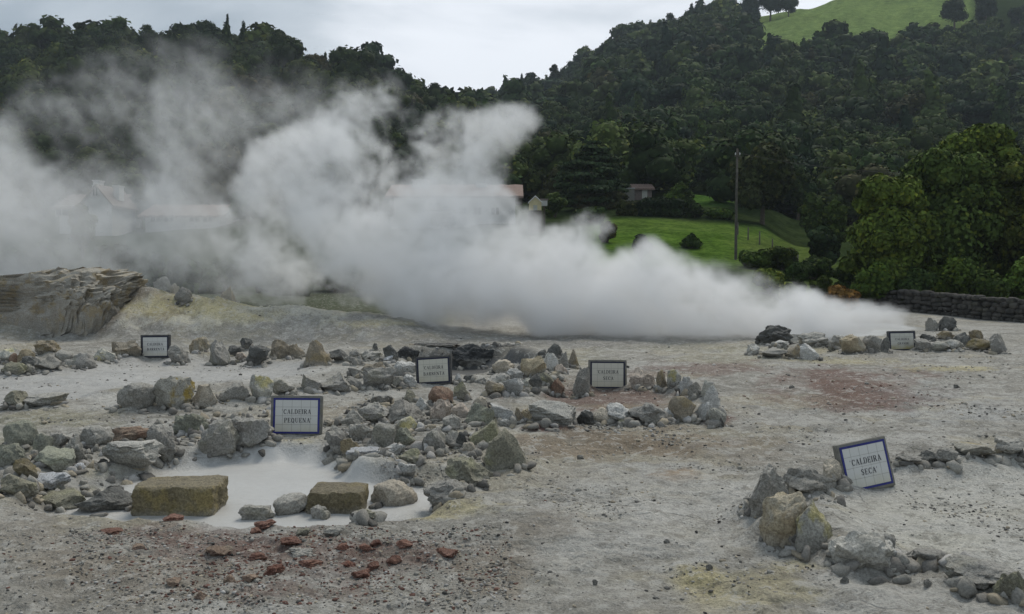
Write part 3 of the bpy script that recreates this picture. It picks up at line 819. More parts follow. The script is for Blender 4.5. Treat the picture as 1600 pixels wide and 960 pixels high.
def rock(px0, px1, ytop, ybase, mat, shape, label, group, name='rock', seed=None, rot=None):
    pxc = (px0 + px1) / 2
    X, Y, Zg = on_ground(pxc, ybase)
    w = (px1 - px0) / FL * Y
    d = w * (.55 if shape in ('upright',) else .8 if w < .8 else .6)
    Y2 = Y + d * .42
    X2 = px_at(pxc, Y2)
    h = (ybase - ytop) / FL * Y2
    Zg = h1(X2, Y2)
    # seen height above the line of its foot
    top = CAM_H + (HZ - ytop) / FL * Y2
    h = min(max(top - Zg, .05), (ybase - ytop) / FL * Y2 * 1.3)
    if group == G8: h = (ybase - ytop) / FL * Y2 * 1.15
    seed = seed if seed is not None else int(px0 * 31 + ytop * 7) % 9973 + 1
    sub = 5 if w > .75 else 4
    V, F = rock_shape(shape, w, d, h, seed, sub)
    a = (seed % 100) / 100 * .5 - .25
    o = mesh_from(name, V, F, ROCKM[mat], sub > 9)
    o.location = (X2, Y2, Zg)
    if rot: o.rotation_euler[1] = math.radians(rot)
    tag(o, label, 'rock', group)
    me = o.data
    try:
        me.shade_smooth()
        me.set_sharp_from_angle(angle=math.radians(30))
    except Exception: pass
    return o
for (gp, x0, x1, yt, yb, mt, sh, lb) in ROCKS:
    rock(x0, x1, yt, yb, mt, sh, lb, gp)
# black muddy rim at the back of the pit
for (x0, x1, yt, yb, lb) in [(618,655,541,562,'low black rock at the left end of the sooty rim behind the pit'),
                             (650,716,536,566,'wide black humped rock behind the tilted pit sign'),
                             (708,770,537,570,'black humped rock in the middle of the sooty rim'),
                             (762,812,549,568,'long low sooty rock at the right end of the rim, left of the ochre boulder')]:
    rock(x0, x1, yt, yb, 'pitrock', 'lump', lb, 'sooty rocks behind the dark pit', seed=int(x0)+3)
# outcrop of old mud and rock at the left
V, F = rock_shape('lump', 1, 1, 1, 44, 6)
V = V / (V.max(0) - V.min(0))
V -= (V.max(0) + V.min(0)) / 2
# square it off: steep right end, top sloping gently down to the left
q = np.sign(V) * (np.abs(V) * 2)**.45 / 2
q[:, 0] *= 7.0; q[:, 1] *= 4.2; q[:, 2] *= 3.2
f = fbm(q[:,0]*1.1, q[:,1]*1.1, q[:,2]*.9, 6, 404, .68); rg = 1 - np.abs(fbm(q[:,0]*2.1, q[:,1]*2.1, q[:,2]*1.6, 5, 405, .68))
nrm = q / np.linalg.norm(q, axis=1)[:, None]
q += nrm * (f * .55 + (rg - .8) * .7)[:, None]
q[:, 2] += np.clip((q[:, 0] - 3.4) * .06, -.6, 0) * (q[:, 2] > 0)
q[:, 0] -= np.clip(-(q[:, 2]) * .2, -1, 1) * (q[:, 0] > 3)
o = mesh_from('rock_outcrop', q, F, ROCKM['outcrop'])
Yo = 28.6
o.location = (px_at(212, Yo - 2) - 4.45, Yo, z_at(412, Yo - 1.7) - 1.75)
o.data.shade_smooth(); o.data.set_sharp_from_angle(angle=math.radians(42))
tag(o, 'massive brown outcrop of crusted rock with a steep right end at the far left', 'outcrop')
# ------------------------------------------------------------------ tile signs
def _bar(x0, y0, x1, y1, t=.0):
    return (x0, y0, x1, y1)
# serif capitals as strokes (x0,y0,x1,y1,width), unit height 1
TK, TN, SF = .17, .07, .06
def L_(ch):
    T, t, s = TK, TN, SF
    if ch == 'I': return .34, [(.17,0,.17,1,T),(.03,0,.31,0,s),(.03,1,.31,1,s)]
    if ch == 'L': return .66, [(.17,0,.17,1,T),(.03,1,.32,1,s),(.03,0,.62,0,s),(.61,0,.61,.26,t)]
    if ch == 'E': return .66, [(.17,0,.17,1,T),(.03,1,.58,1,s),(.03,0,.60,0,s),(.17,.52,.44,.52,s),(.58,1,.58,.78,t),(.60,0,.60,.24,t),(.44,.42,.44,.62,t)]
    if ch == 'D': return .76, [(.17,0,.17,1,T),(.03,1,.42,1,s),(.03,0,.42,0,s),(.42,1,.62,.82,.11),(.62,.82,.66,.5,T),(.66,.5,.62,.18,T),(.62,.18,.42,0,.11)]
    if ch == 'C': return .74, [(.64,.74,.58,.92,.08),(.58,.92,.40,1.0,.08),(.40,1.0,.20,.86,.12),(.20,.86,.13,.5,T),(.13,.5,.20,.14,T),(.20,.14,.40,0,.12),(.40,0,.58,.06,.08),(.58,.06,.66,.22,.08),(.66,.70,.66,.98,t)]
    if ch == 'A': return .80, [(.13,0,.40,1,t),(.40,1,.66,0,T),(.02,0,.24,0,s),(.54,0,.78,0,s),(.22,.34,.56,.34,s)]
    if ch == 'R': return .78, [(.17,0,.17,1,T),(.03,1,.44,1,s),(.44,1,.60,.88,.11),(.60,.88,.60,.66,.15),(.60,.66,.44,.53,.11),(.17,.53,.44,.53,s),(.40,.53,.66,0,T),(.03,0,.31,0,s),(.60,0,.76,0,s)]
    if ch == 'P': return .70, [(.17,0,.17,1,T),(.03,1,.44,1,s),(.44,1,.60,.88,.11),(.60,.88,.60,.62,.15),(.60,.62,.44,.50,.11),(.17,.50,.44,.50,s),(.03,0,.31,0,s)]
    if ch == 'B': return .72, [(.17,0,.17,1,T),(.03,1,.42,1,s),(.42,1,.56,.88,.11),(.56,.88,.56,.66,.14),(.56,.66,.42,.54,.11),(.17,.54,.44,.54,s),(.44,.54,.62,.42,.11),(.62,.42,.62,.14,.15),(.62,.14,.44,0,.11),(.03,0,.44,0,s)]
    if ch == 'Q': return .80, L_('O')[1] + [(.42,.14,.72,-.16,.12)]
    if ch == 'O': return .80, [(.40,1.0,.20,.86,.12),(.20,.86,.13,.5,T),(.13,.5,.20,.14,T),(.20,.14,.40,0,.12),(.40,0,.60,.14,.12),(.60,.14,.67,.5,T),(.67,.5,.60,.86,T),(.60,.86,.40,1.0,.12)]
    if ch == 'U': return .80, [(.18,1,.18,.25,T),(.18,.25,.32,.02,.12),(.32,.02,.50,.02,.09),(.50,.02,.64,.25,t),(.64,.25,.64,1,t),(.04,1,.32,1,s),(.52,1,.76,1,s)]
    if ch == 'N': return .84, [(.15,0,.15,1,t),(.15,1,.66,0,T),(.68,0,.68,1,t),(.03,0,.28,0,s),(.02,1,.22,1,s),(.56,1,.80,1,s)]
    if ch == 'G': return .80, L_('C')[1][:7] + [(.64,.02,.64,.42,.14),(.48,.42,.76,.42,s),(.66,.70,.66,.98,t)]
    if ch == 'T': return .74, [(.37,0,.37,1,T),(.05,1,.69,1,s),(.05,1,.05,.78,t),(.69,1,.69,.78,t),(.23,0,.51,0,s)]
    if ch == 'S': return .66, [(.54,.76,.50,.95,.07),(.50,.95,.30,1.0,.08),(.30,1,.14,.86,.12),(.14,.86,.18,.64,.15),(.18,.64,.48,.42,T),(.48,.42,.52,.16,.15),(.52,.16,.32,0,.12),(.32,0,.14,.05,.08),(.14,.05,.10,.26,.07)]
    if ch == "'": return .22, [(.10,.98,.05,.76,.08)]
    return .4, []
def text_mesh(lines, ox, oz, y):
    """lines: (string, centre x, base z, height)"""
    V, F = [], []
    for (st, cx, bz, h) in lines:
        tot = sum(L_(c)[0] + .10 for c in st) - .10
        x = cx - tot * h / 2
        for c in st:
            w, segs = L_(c)
            for k, (x0, y0, x1, y1, wd) in enumerate(segs):
                p, q = np.array([x0, y0]), np.array([x1, y1])
                d = q - p; d = d / (np.linalg.norm(d) + 1e-9); n = np.array([-d[1], d[0]]) * wd / 2
                e = d * .02
                b = len(V)
                for v in (p - e - n, q + e - n, q + e + n, p - e + n):
                    V.append((x + v[0] * h, y - .0001 * (k + 1), bz + v[1] * h))
                F.append((b, b+1, b+2, b+3))
            x += (w + .10) * h
    return V, F
def bevel_box(w, d, h, b=.008, jit=0.0, seed=0):
    bm = bmesh.new()
    bmesh.ops.create_cube(bm, size=1)
    for v in bm.verts: v.co = Vector((v.co.x * w, v.co.y * d, v.co.z * h))
    bmesh.ops.subdivide_edges(bm, edges=bm.edges[:], cuts=5, use_grid_fill=True)
    bmesh.ops.bevel(bm, geom=[e for e in bm.edges if e.calc_face_angle(0) > .5], offset=b, segments=2, affect='EDGES')
    r = random.Random(seed)
    for v in bm.verts:
        v.co += Vector((r.uniform(-1, 1), r.uniform(-1, 1), r.uniform(-1, 1))) * jit
    me = bpy.data.meshes.new('slab'); bm.to_mesh(me); bm.free()
    return me
def simple_mat(name, col, rough=.8, var=.12, scale=20, bump=.3, extra=None):
    r = NT(name, rough)
    n = r.noise(scale, 5, .65)
    c = r.mix(r.ramp(n, .3, .7), tuple(x*(1-var) for x in col), tuple(x*(1+var) for x in col))
    if extra: c = r.mix(r.math('MULTIPLY', r.ramp(r.noise(scale*.25, 4, .6), .5, .65), extra[1]), c, extra[0])
    r.col(c)
    if bump: r.bump(n, bump, .01)
    return r.m
M_slab = simple_mat('weathered_cement', (.20,.195,.175), .9, .2, 14, .5, ((.20,.185,.11), .6))
M_slabd = simple_mat('dark_cement', (.085,.085,.085), .85, .2, 14, .4, ((.15,.14,.13), .5))
M_blue = simple_mat('cobalt_glaze', (.035,.04,.19), .25, .15, 30, 0)
M_blued = simple_mat('dark_blue_glaze', (.02,.022,.045), .3, .15, 30, 0)
M_grout = simple_mat('grout', (.26,.25,.21), .9, .15, 60, .2)
M_ink = simple_mat('black_glaze', (.035,.036,.045), .35, .3, 60, 0)
def tile_mat(name, col, stain, amt):
    r = NT(name, .22)
    r.b.inputs['Specular IOR Level'].default_value = .5
    rn = r.noise(7, 4, .6)
    sx = r.n.new('ShaderNodeSeparateXYZ'); r.l.new(r.tc.outputs['Object'], sx.inputs[0])
    low = r.ramp(r.math('ADD', sx.outputs[2], r.math('MULTIPLY_ADD', rn, -.25, .125)), .24, .02)
    c = r.mix(r.math('MULTIPLY', low, amt), col, stain)
    c = r.mix(r.math('MULTIPLY', r.ramp(r.noise(40, 4, .7), .55, .75), .25), c, (.40,.38,.32))
    r.col(c); return r.m
TILES = [tile_mat('glazed_tile', (.60,.60,.57), (.50,.47,.33), .55),
         tile_mat('sulphur_stained_tile', (.52,.51,.45), (.34,.29,.11), .95),
         tile_mat('cream_tile', (.55,.53,.45), (.48,.44,.31), .6)]
def sign(pxc, ybase, wpx, lines, label, yaw=0, lean=10, roll=0, slab=M_slab, blue=M_blue, tile=0, ratio=.79, border=.045, quotes=True, gp='tiled name signs of the hot springs'):
    X, Y, Z = on_ground(pxc, ybase)
    w = .70 * (wpx / (.70 * FL / Y)) if wpx else .70
    h = w * ratio
    root = empty('tile_sign', (X, Y + .02, Z - .02), (math.radians(-lean), math.radians(roll), math.radians(yaw)))
    root['label'] = label; root['category'] = 'sign'; root['group'] = gp
    s = w / .70
    th = .085 * s
    me = bevel_box(w, th, h, .008 * s, .0016, int(pxc))
    me.materials.append(slab)
    b = bpy.data.objects.new('slab', me); C.objects.link(b); b.parent = root; b.location = (0, 0, h / 2)
    b.data.shade_smooth(); b.data.set_sharp_from_angle(angle=math.radians(35))
    fy = -th / 2 - .004
    m0 = .035 * s                      # cement margin
    bw = .026 * s                      # blue edging
    x0, x1, z0, z1 = -w/2 + m0, w/2 - m0, m0, h - m0 * .9
    def strip(V, F, a, c, e, f, y0, y1):
        k = len(V)
        for yy in (y0, y1):
            V += [(a, yy, e), (c, yy, e), (c, yy, f), (a, yy, f)]
        F += [(k,k+1,k+2,k+3),(k+7,k+6,k+5,k+4),(k,k+4,k+5,k+1),(k+1,k+5,k+6,k+2),(k+2,k+6,k+7,k+3),(k+3,k+7,k+4,k)]
    yb = fy + .012
    V, F = [], []
    strip(V, F, x0, x1, z1 - bw, z1, fy - .004, yb); strip(V, F, x0, x1, z0, z0 + bw, fy - .004, yb)
    strip(V, F, x0, x0 + bw, z0 + bw, z1 - bw, fy - .004, yb); strip(V, F, x1 - bw, x1, z0 + bw, z1 - bw, fy - .004, yb)
    mesh_from('blue_edging', V, F, blue, False, root)
    ix0, ix1, iz0, iz1 = x0 + bw, x1 - bw, z0 + bw, z1 - bw
    V, F = [], []
    strip(V, F, ix0, ix1, iz0, iz1, fy, yb)
    mesh_from('grout', V, F, M_grout, False, root)
    # tiles: outer columns are narrower, as on the real panels
    tw = (ix1 - ix0) / 4.6
    cx = [ix0, ix0 + .8*tw, ix0 + 1.8*tw, ix0 + 2.8*tw, ix0 + 3.8*tw, ix1]
    thh = (iz1 - iz0) / 3.6
    cz = [iz0, iz0 + .8*thh, iz0 + 1.8*thh, iz0 + 2.8*thh, iz1]
    g_ = .0035 * s
    V, F = [], []
    r = random.Random(int(pxc))
    for i in range(5):
        for j in range(4):
            e = r.uniform(0, .0012)
            strip(V, F, cx[i] + g_/2, cx[i+1] - g_/2, cz[j] + g_/2, cz[j+1] - g_/2, fy - .003 - e, yb)
    mesh_from('tile_panel', V, F, TILES[tile], False, root)
    hh = thh * .50
    mid = (ix0 + ix1) / 2 + .01*s
    L = [((("'" if quotes else '') + lines[0]), mid - .01*s, cz[2] + thh * .22, hh), (lines[1] + ("'" if quotes else ''), mid + .01*s, cz[1] + thh * .25, hh)]
    V, F = text_mesh(L, 0, 0, fy - .0055)
    mesh_from('lettering', V, F, M_ink, False, root)
    return root
sign(460, 682, 80, ('CALDEIRA', 'PEQUENA'), 'grey framed tile sign with a blue edge reading CALDEIRA PEQUENA beside the white mud pool', yaw=4, lean=7, roll=1)
sign(678, 602, 57, ('CALDEIRA', 'BARRENTA'), 'leaning dark framed tile sign reading CALDEIRA BARRENTA in front of the dark pit', yaw=-6, lean=9, roll=-4, slab=M_slabd, blue=M_blued, tile=2)
sign(950, 608, 60, ('CALDEIRA', 'SECA'), 'upright tile sign reading CALDEIRA SECA at the back of the ring of white stones', yaw=0, lean=6, roll=.5, blue=M_blued, tile=2)
sign(1366, 768, 92, ('CALDEIRA', 'SECA'), 'tilted sign with a bright blue edge reading CALDEIRA SECA by the front right pool', yaw=16, lean=12, roll=-7, tile=0, ratio=.86)
sign(241, 563, 47, ('CALDEIRA', 'BARRENTA'), 'small dark framed tile sign reading CALDEIRA BARRENTA in the far left row of rocks', yaw=-3, lean=4, roll=-1, slab=M_slabd, blue=M_blued, tile=0, quotes=False)
sign(1412, 549, 44, ('CALDEIRA', 'GRANDE'), 'faded yellow-stained tile sign reading CALDEIRA GRANDE beside the steaming pool', yaw=2, lean=8, roll=-1, slab=M_slabd, blue=M_blued, tile=1, quotes=False, ratio=.74)
# ------------------------------------------------------------------ trees and shrubs
def leaf_mat(name, mul=(1, 1, 1)):
    r = NT(name, .75)
    r.b.inputs['Specular IOR Level'].default_value = .05
    c = r.attr('leaf_tint')
    n = r.noise(.9, 4, .6)
    c = r.mix(1.0, c, r.mix(r.ramp(n, .35, .65), (.72*mul[0],.74*mul[1],.72*mul[2]), (1.25*mul[0],1.22*mul[1],1.15*mul[2])), 'MULTIPLY')
    rn = r.rnd()
    c = r.mix(rn, c, r.mix(1.0, c, (1.15, 1.0, .8), 'MULTIPLY'))
    r.col(c); return r.m
M_leaf = leaf_mat('foliage')
M_bark = simple_mat('bark', (.085,.07,.052), .9, .3, 6, .8)

def leaves(lobes, n, size, seed, tint, core=.74, elong=1.5, up_bias=.25, flat=0.0, rn_=.42):
    """leaf clumps spread over the lobes: returns V, F(quads), colour. lobes: (cx,cy,cz,rx,ry,rz)"""
    rng = np.random.default_rng(seed)
    L = np.array(lobes, float)
    area = (L[:, 3] * L[:, 5] + L[:, 3] * L[:, 4])
    li = rng.choice(len(L), n, p=area / area.sum())
    d = rng.normal(size=(n, 3)); d[:, 2] += up_bias
    d /= np.linalg.norm(d, axis=1)[:, None]
    lump = 1 + .22 * vnoise(d[:,0]*3.1 + li*7.7, d[:,1]*3.1, d[:,2]*3.1, seed)
    rr = rng.uniform(.70, 1.06, n) ** .8 * lump
    P = L[li, :3] + d * L[li, 3:6] * rr[:, None]
    nn = d * 1.0 + rng.normal(size=(n, 3)) * rn_
    nn /= np.linalg.norm(nn, axis=1)[:, None]
    t = np.cross(nn, rng.normal(size=(n, 3))); t /= np.linalg.norm(t, axis=1)[:, None] + 1e-9
    if flat: nn[:, 2] += flat; nn /= np.linalg.norm(nn, axis=1)[:, None]
    b = np.cross(nn, t); b /= np.linalg.norm(b, axis=1)[:, None] + 1e-9
    s = size * rng.uniform(.6, 1.4, n)[:, None]
    bend = nn * s * .18
    V = np.stack([P - t*s*elong/2, P - b*s/2 + bend, P + t*s*elong/2, P + b*s/2 + bend], 1).reshape(-1, 3)
    F = np.arange(n * 4).reshape(n, 4)
    base = np.array(tint)
    lv = rng.uniform(.65, 1.35, n) * (1 + .35 * vnoise(P[:,0]*.8, P[:,1]*.8, P[:,2]*.8, seed+3))
    col = base[None] * lv[:, None]
    yel = (rng.random(n) < .12)[:, None]
    col = np.where(yel, col * np.array([1.5, 1.25, .9]), col)
    col = np.repeat(col, 4, 0)
    if core:
        cv, cf = ico(2)
        for k, l in enumerate(L):
            q = cv * (1 + .15 * vnoise(cv[:,0]*2+k, cv[:,1]*2, cv[:,2]*2, seed))[:, None] * l[3:6] * core + l[:3]
            o = len(V)
            f4 = np.concatenate([cf, cf[:, 2:3]], 1) + o
            V = np.concatenate([V, q]); F = np.concatenate([F, f4])
            col = np.concatenate([col, np.tile(base * .75, (len(q), 1))])
    return V, F, col
def tri_quads(F):
    """drop the doubled corner of degenerate quads"""
    return [tuple(f[:3]) if f[2] == f[3] else tuple(f) for f in F.tolist()]
def quads_mesh(name, V, F, col, mat, parent=None):
    me = bpy.data.meshes.new(name)
    deg = F[:, 2] == F[:, 3]
    tot = np.where(deg, 3, 4).astype(np.int32)
    flat = F.ravel()[~np.stack([np.zeros_like(deg)]*3 + [deg], 1).ravel()].astype(np.int32)
    st = np.concatenate([[0], np.cumsum(tot)[:-1]]).astype(np.int32)
    me.vertices.add(len(V)); me.vertices.foreach_set('co', V.astype(np.float32).ravel())
    me.loops.add(len(flat)); me.loops.foreach_set('vertex_index', flat)
    me.polygons.add(len(tot)); me.polygons.foreach_set('loop_start', st); me.polygons.foreach_set('loop_total', tot)
    me.update(calc_edges=True)
    a = me.attributes.new('leaf_tint', 'FLOAT_COLOR', 'POINT')
    a.data.foreach_set('color', np.concatenate([col, np.ones((len(col), 1))], 1).astype(np.float32).ravel())
    me.materials.append(mat)
    o = bpy.data.objects.new(name, me); C.objects.link(o)
    if parent is not None: o.parent = parent
    return o
def tube(paths, sides=7):
    V, F = [], []
    for pts in paths:      # (x,y,z,r)
        pts = np.array(pts, float)
        k0 = len(V)
        for i, p in enumerate(pts):
            a = pts[min(i+1, len(pts)-1), :3] - pts[max(i-1, 0), :3]
            a /= np.linalg.norm(a) + 1e-9
            u = np.cross(a, [0.31, 0.95, .1]); u /= np.linalg.norm(u); w = np.cross(a, u)
            for s in range(sides):
                t = 2 * math.pi * s / sides
                V.append(p[:3] + (u * math.cos(t) + w * math.sin(t)) * p[3])
        for i in range(len(pts) - 1):
            for s in range(sides):
                s2 = (s + 1) % sides
                F.append((k0+i*sides+s, k0+i*sides+s2, k0+(i+1)*sides+s2, k0+(i+1)*sides+s))
    return np.array(V), F
def trunk_paths(h, r, seed, lobes):
    rng = np.random.default_rng(seed)
    ps = [[(0, 0, -.5, r*1.25), (0, 0, .3, r), (rng.uniform(-.1,.1)*h*.2, 0, h*.45, r*.7), (0, 0, h*.8, r*.25)]]
    for l in lobes[:7]:
        ps.append([(0, 0, h*rng.uniform(.25,.45), r*.5), (l[0]*.5, l[1]*.5, l[2]*.75, r*.33), (l[0]*.9, l[1]*.9, l[2], r*.12)])
    return ps
def broad_lobes(w, h, seed, n=9, low=.3):
    """rounded clumps making a crown w wide whose top is at h"""
    rng = np.random.default_rng(seed)
    L = [(0, 0, h*.56, w*.34, w*.34, h*.34)]
    for k in range(n):
        a = 2*math.pi*k/n*1.0 + rng.uniform(-.4, .4); lev = rng.uniform(low, .85)
        rad = w*.30*math.sqrt(max(.08, 1 - ((lev-.5)/.55)**2))*rng.uniform(.8,1.15)
        r = w*rng.uniform(.15,.23)
        L.append((math.cos(a)*rad, math.sin(a)*rad, h*lev, r, r, r*rng.uniform(.75,1.0)))
    r = w*.2
    L.append((rng.uniform(-.1,.1)*w, 0, h - r*.95, r, r, r))
    return L
def conifer_lobes(w, h, seed, n=8):
    rng = np.random.default_rng(seed)
    L = []
    for k in range(n):
        t = (k + .5) / n
        r = w*.5*(1 - t)**.75 * rng.uniform(.85, 1.15) + w*.05
        L.append((rng.uniform(-.05,.05)*w, rng.uniform(-.05,.05)*w, h*(.12 + .84*t), r, r, h/n*.95))
    return L
def make_tree(name, kind, w, h, seed, n, leaf, tint, x, y, z, label, group=None, mat=None, elong=1.5, lobes=None, cat='tree'):
    root = empty(name, (x, y, z))
    lobes = lobes or (conifer_lobes(w, h, seed) if kind == 'conifer' else broad_lobes(w, h, seed, low=.12 if kind == 'bush' else .3))
    V, F, col = leaves(lobes, n, leaf, seed, tint, elong=elong)
    if kind != 'conifer' and kind != 'free':
        V[:, 2] *= h / max(V[:, 2].max(), .1)
    quads_mesh('crown', V, F, col, mat or M_leaf, root)
    if kind != 'bush':
        tv, tf = tube(trunk_paths(h, max(.12, h*.03), seed, lobes))
        mesh_from('trunk', tv, tf, M_bark, True, root)
    else:
        tv, tf = tube([[(0,0,-.1,.05),(l[0]*.4,l[1]*.4,l[2]*.6,.03),(l[0]*.8,l[1]*.8,l[2],.012)] for l in lobes[1:6]], 5)
        mesh_from('stem', tv, tf, M_bark, True, root)
    tag(root, label, cat, group)
    return root
def place_tree(kind, px0, px1, ytop, Y, label, group=None, n=2500, leaf=.35, tint=(.035,.06,.02), name=None, ybase=None, seed=None, lobes=None, cat='tree', elong=1.5):
    w = (px1 - px0) / FL * Y
    x = px_at((px0 + px1) / 2, Y)
    z = h1(x, Y)
    h = z_at(ytop, Y) - z
    nm = name or {'conifer': 'conifer_tree', 'bush': 'shrub'}.get(kind, 'broadleaf_tree')
    if kind == 'bush' and cat == 'tree': cat = 'shrub'
    return make_tree(nm, kind, w, h, seed or int(px0*7 + ytop) % 991 + 3, n, leaf, tint, x, Y, z, label, group, elong=elong, lobes=lobes, cat=cat)

DG, MG, OG, BG, YG = (.027,.047,.019), (.042,.072,.022), (.05,.052,.02), (.065,.115,.026), (.12,.165,.035)
# the great rounded trees behind the wall at the right
GT = 'rounded trees behind the stone wall'
def cauli(w, h, seed, n=26, lx=0):
    rng = np.random.default_rng(seed)
    L = [(0, 0, h*.45, w*.36, w*.34, h*.40)]
    for k in range(n):
        a = rng.uniform(0, 2*math.pi); lev = rng.uniform(.05, .9)
        env = math.sqrt(max(.05, 1 - (max(lev-.35, 0)/.62)**2))
        rad = w*.36*env*rng.uniform(.85, 1.1)
        r = w*rng.uniform(.10,.16)
        L.append((math.cos(a)*rad, math.sin(a)*rad*.9, h*lev, r*1.1, r, r*.85))
    for k in range(4):
        r = w*rng.uniform(.12,.17)
        L.append((rng.uniform(-.2,.2)*w, rng.uniform(-.2,.1)*w, h - r*.95 - rng.uniform(0,.06)*h, r, r, r*.85))
    return L
for (a, b, yt, Y, sd, tt, lb, n_) in [
    (1312,1470,272,45,11,(.075,.12,.028),'lowest rounded green tree at the left end of the trees behind the stone wall',24000),
    (1375,1560,232,47,12,(.065,.10,.026),'middle rounded tree stepping up behind the stone wall',26000),
    (1445,1600,194,49,13,(.085,.13,.03),'tallest rounded tree with bright green top behind the stone wall',26000),
    (1545,1720,222,46,14,(.085,.115,.03),'olive-yellow tree cut by the right edge behind the stone wall',26000)]:
    w = (b - a) / FL * Y; x = px_at((a+b)/2, Y); z = h1(x, Y); h = z_at(yt, Y) - z
    make_tree('broadleaf_tree', 'round', w, h, sd, n_, .17, tt, x, Y, z, lb, GT, lobes=cauli(w, h, sd))
# shrubs at the foot of those trees
for k, (a, b, yt, Y, tt, lb) in enumerate([
    (1330,1400,408,43,BG,'bright leafy shrub under the lowest rounded tree'),
    (1395,1460,415,43,MG,'dark green shrub second from the left behind the stone wall'),
    (1452,1525,398,43.5,BG,'taller bright shrub in the middle behind the stone wall'),
    (1515,1575,420,42,MG,'low green shrub near the right end of the stone wall'),
    (1565,1640,400,42,BG,'leafy shrub cut by the right edge behind the stone wall')]):
    place_tree('bush', a, b, yt, Y, lb, 'shrubs behind the stone wall', 5000, .13, tt)
# dark round tree behind the pole, and its small neighbours
place_tree('round', 1132, 1248, 222, 84, 'large dark rounded tree right behind the wooden pole', None, 14000, .30, (.04,.05,.02), lobes=None, seed=77)
place_tree('round', 1030, 1100, 258, 124, 'spreading dark tree left of the wooden pole beyond the upper lawn', None, 6000, .33, DG)
place_tree('round', 1246, 1290, 300, 80, 'small rounded tree right of the large dark rounded tree', None, 5000, .25, MG)
place_tree('round', 1283, 1325, 312, 72, 'small rounded tree touching the lowest of the trees behind the wall', None, 5000, .24, MG)
place_tree('round', 1225, 1265, 262, 100, 'narrow dark tree in the gap behind the two small rounded trees', None, 3500, .35, DG)
# layered cedar
def cedar(px, ytop, Y, w_px, label):
    x = px_at(px, Y); z = h1(x, Y); h = z_at(ytop, Y) - z; w = w_px / FL * Y
    rng = np.random.default_rng(5)
    L = []
    for k, (lev, ww) in enumerate([(.97,.25),(.88,.45),(.80,.5),(.71,.62),(.62,.8),(.53,.9),(.43,1.0),(.34,.95),(.26,1.05),(.18,.95),(.10,.9)]):
        for j in range(7):
            a = rng.uniform(0, 2*math.pi); rad = w/2*ww*rng.uniform(.35,.85)
            r = w*ww*.17
            L.append((math.cos(a)*rad, math.sin(a)*rad, h*lev + rng.uniform(-.02,.02)*h, r*1.4, r*1.4, r*.26))
    root = empty('cedar_tree', (x, Y, z))
    V, F, col = leaves(L, 13000, .26, 5, (.032,.055,.028), core=.6, elong=1.3, flat=.8)
    quads_mesh('crown', V, F, col, M_leaf, root)
    paths = [[(0,0,-.5,.35),(0,0,h*.5,.22),(0,0,h*.96,.06)]] + [[(0,0,l[2]-.2,.09),(l[0],l[1],l[2],.03)] for l in L[::3]]
    tv, tf = tube(paths, 6); mesh_from('trunk', tv, tf, M_bark, True, root)
    tag(root, label, 'tree')
cedar(926, 222, 92, 112, 'wide cedar with flat spreading tiers of branches above the hedge')
place_tree('conifer', 1064, 1096, 366, 64, 'young dark conifer standing alone on the lower part of the lawn', None, 1500, .16, (.03,.06,.02))
# shrubs round the lawn
LS = 'shrubs and hedges round the green lawn'
for (a, b, yt, Y, tt, lb, n_) in [
    (1035,1085,286,90,BG,'bright green shrub above the right end of the dark hedge',2500),
    (1064,1084,305,88,MG,'small green shrub between the hedge and the upper lawn',1200),
    (1100,1145,324,84,BG,'leafy green shrub below the upper lawn',2200),
    (1066,1100,318,84,DG,'rounded dark shrub at the right end of the hedge',1500),
    (1150,1205,388,56,(.05,.085,.02),'low green shrub at the foot of the wooden pole',3000),
    (1195,1250,384,57,(.045,.075,.02),'low green shrub second right of the wooden pole',3000),
    (1240,1300,398,54,MG,'dark shrub on the slope right of the lawn',3000),
    (1178,1225,418,46,YG,'yellow-green shrub rising out of the steam',3000),
    (1222,1262,408,47,MG,'dark leafy shrub right of the yellow-green one above the steam',2600),
    (1215,1250,440,43,YG,'small yellow-green bush half in the steam',2000),
    (1284,1346,444,42,(.15,.10,.04),'dry brown rounded bush left of the stone wall',4500),
    (1268,1300,430,46,(.05,.08,.02),'green bush just left of the dry brown bush',2500),
    (985,1018,365,58,MG,'shrub at the lower left corner of the lawn',1800),
    (895,945,322,78,MG,'dark leafy shrub right of the small cream kiosk',2600),
    (936,962,345,66,(.07,.08,.025),'olive shrub at the left corner of the lawn',2000),
    (850,885,300,84,(.05,.085,.03),'light green palm-like shrub behind the small cream kiosk',1800),
    (1258,1312,350,64,DG,'dark bush in the shade on the path slope right of the lawn',2500),
    (1300,1345,402,52,MG,'green bush left of the lowest rounded tree',2500)]:
    place_tree('bush', a, b, yt, Y, lb, LS, n_, .16 if Y < 60 else .24, tt)
# clipped hedge blocks
def hedge(px0, px1, ytop, ybot, Y, tint, label, n=6000, depth=2.0):
    x0, x1 = px_at(px0, Y), px_at(px1, Y); z0 = h1((x0+x1)/2, Y) - .2; z1 = z_at(ytop, Y)
    w, h = x1 - x0, z1 - z0
    rng = np.random.default_rng(int(px0))
    L = []
    k = max(3, int(w / 1.4))
    for i in range(k):
        for lv in (.3, .72):
            L.append((-w/2 + w*(i+.5)/k, rng.uniform(-.2,.2), h*lv + rng.uniform(-.06,.06)*h, w/k*.85, depth/2, h*.33))
    root = empty('hedge', ((x0+x1)/2, Y, z0))
    V, F, col = leaves(L, n, .2, int(px0), tint, core=.85, elong=1.2)
    quads_mesh('foliage', V, F, col, M_leaf, root)
    tv, tf = tube([[(l[0],0,-.1,.08),(l[0],0,h*.7,.03)] for l in L[::2]], 5); mesh_from('stem', tv, tf, M_bark, True, root)
    tag(root, label, 'hedge', 'clipped hedges above the lawn')
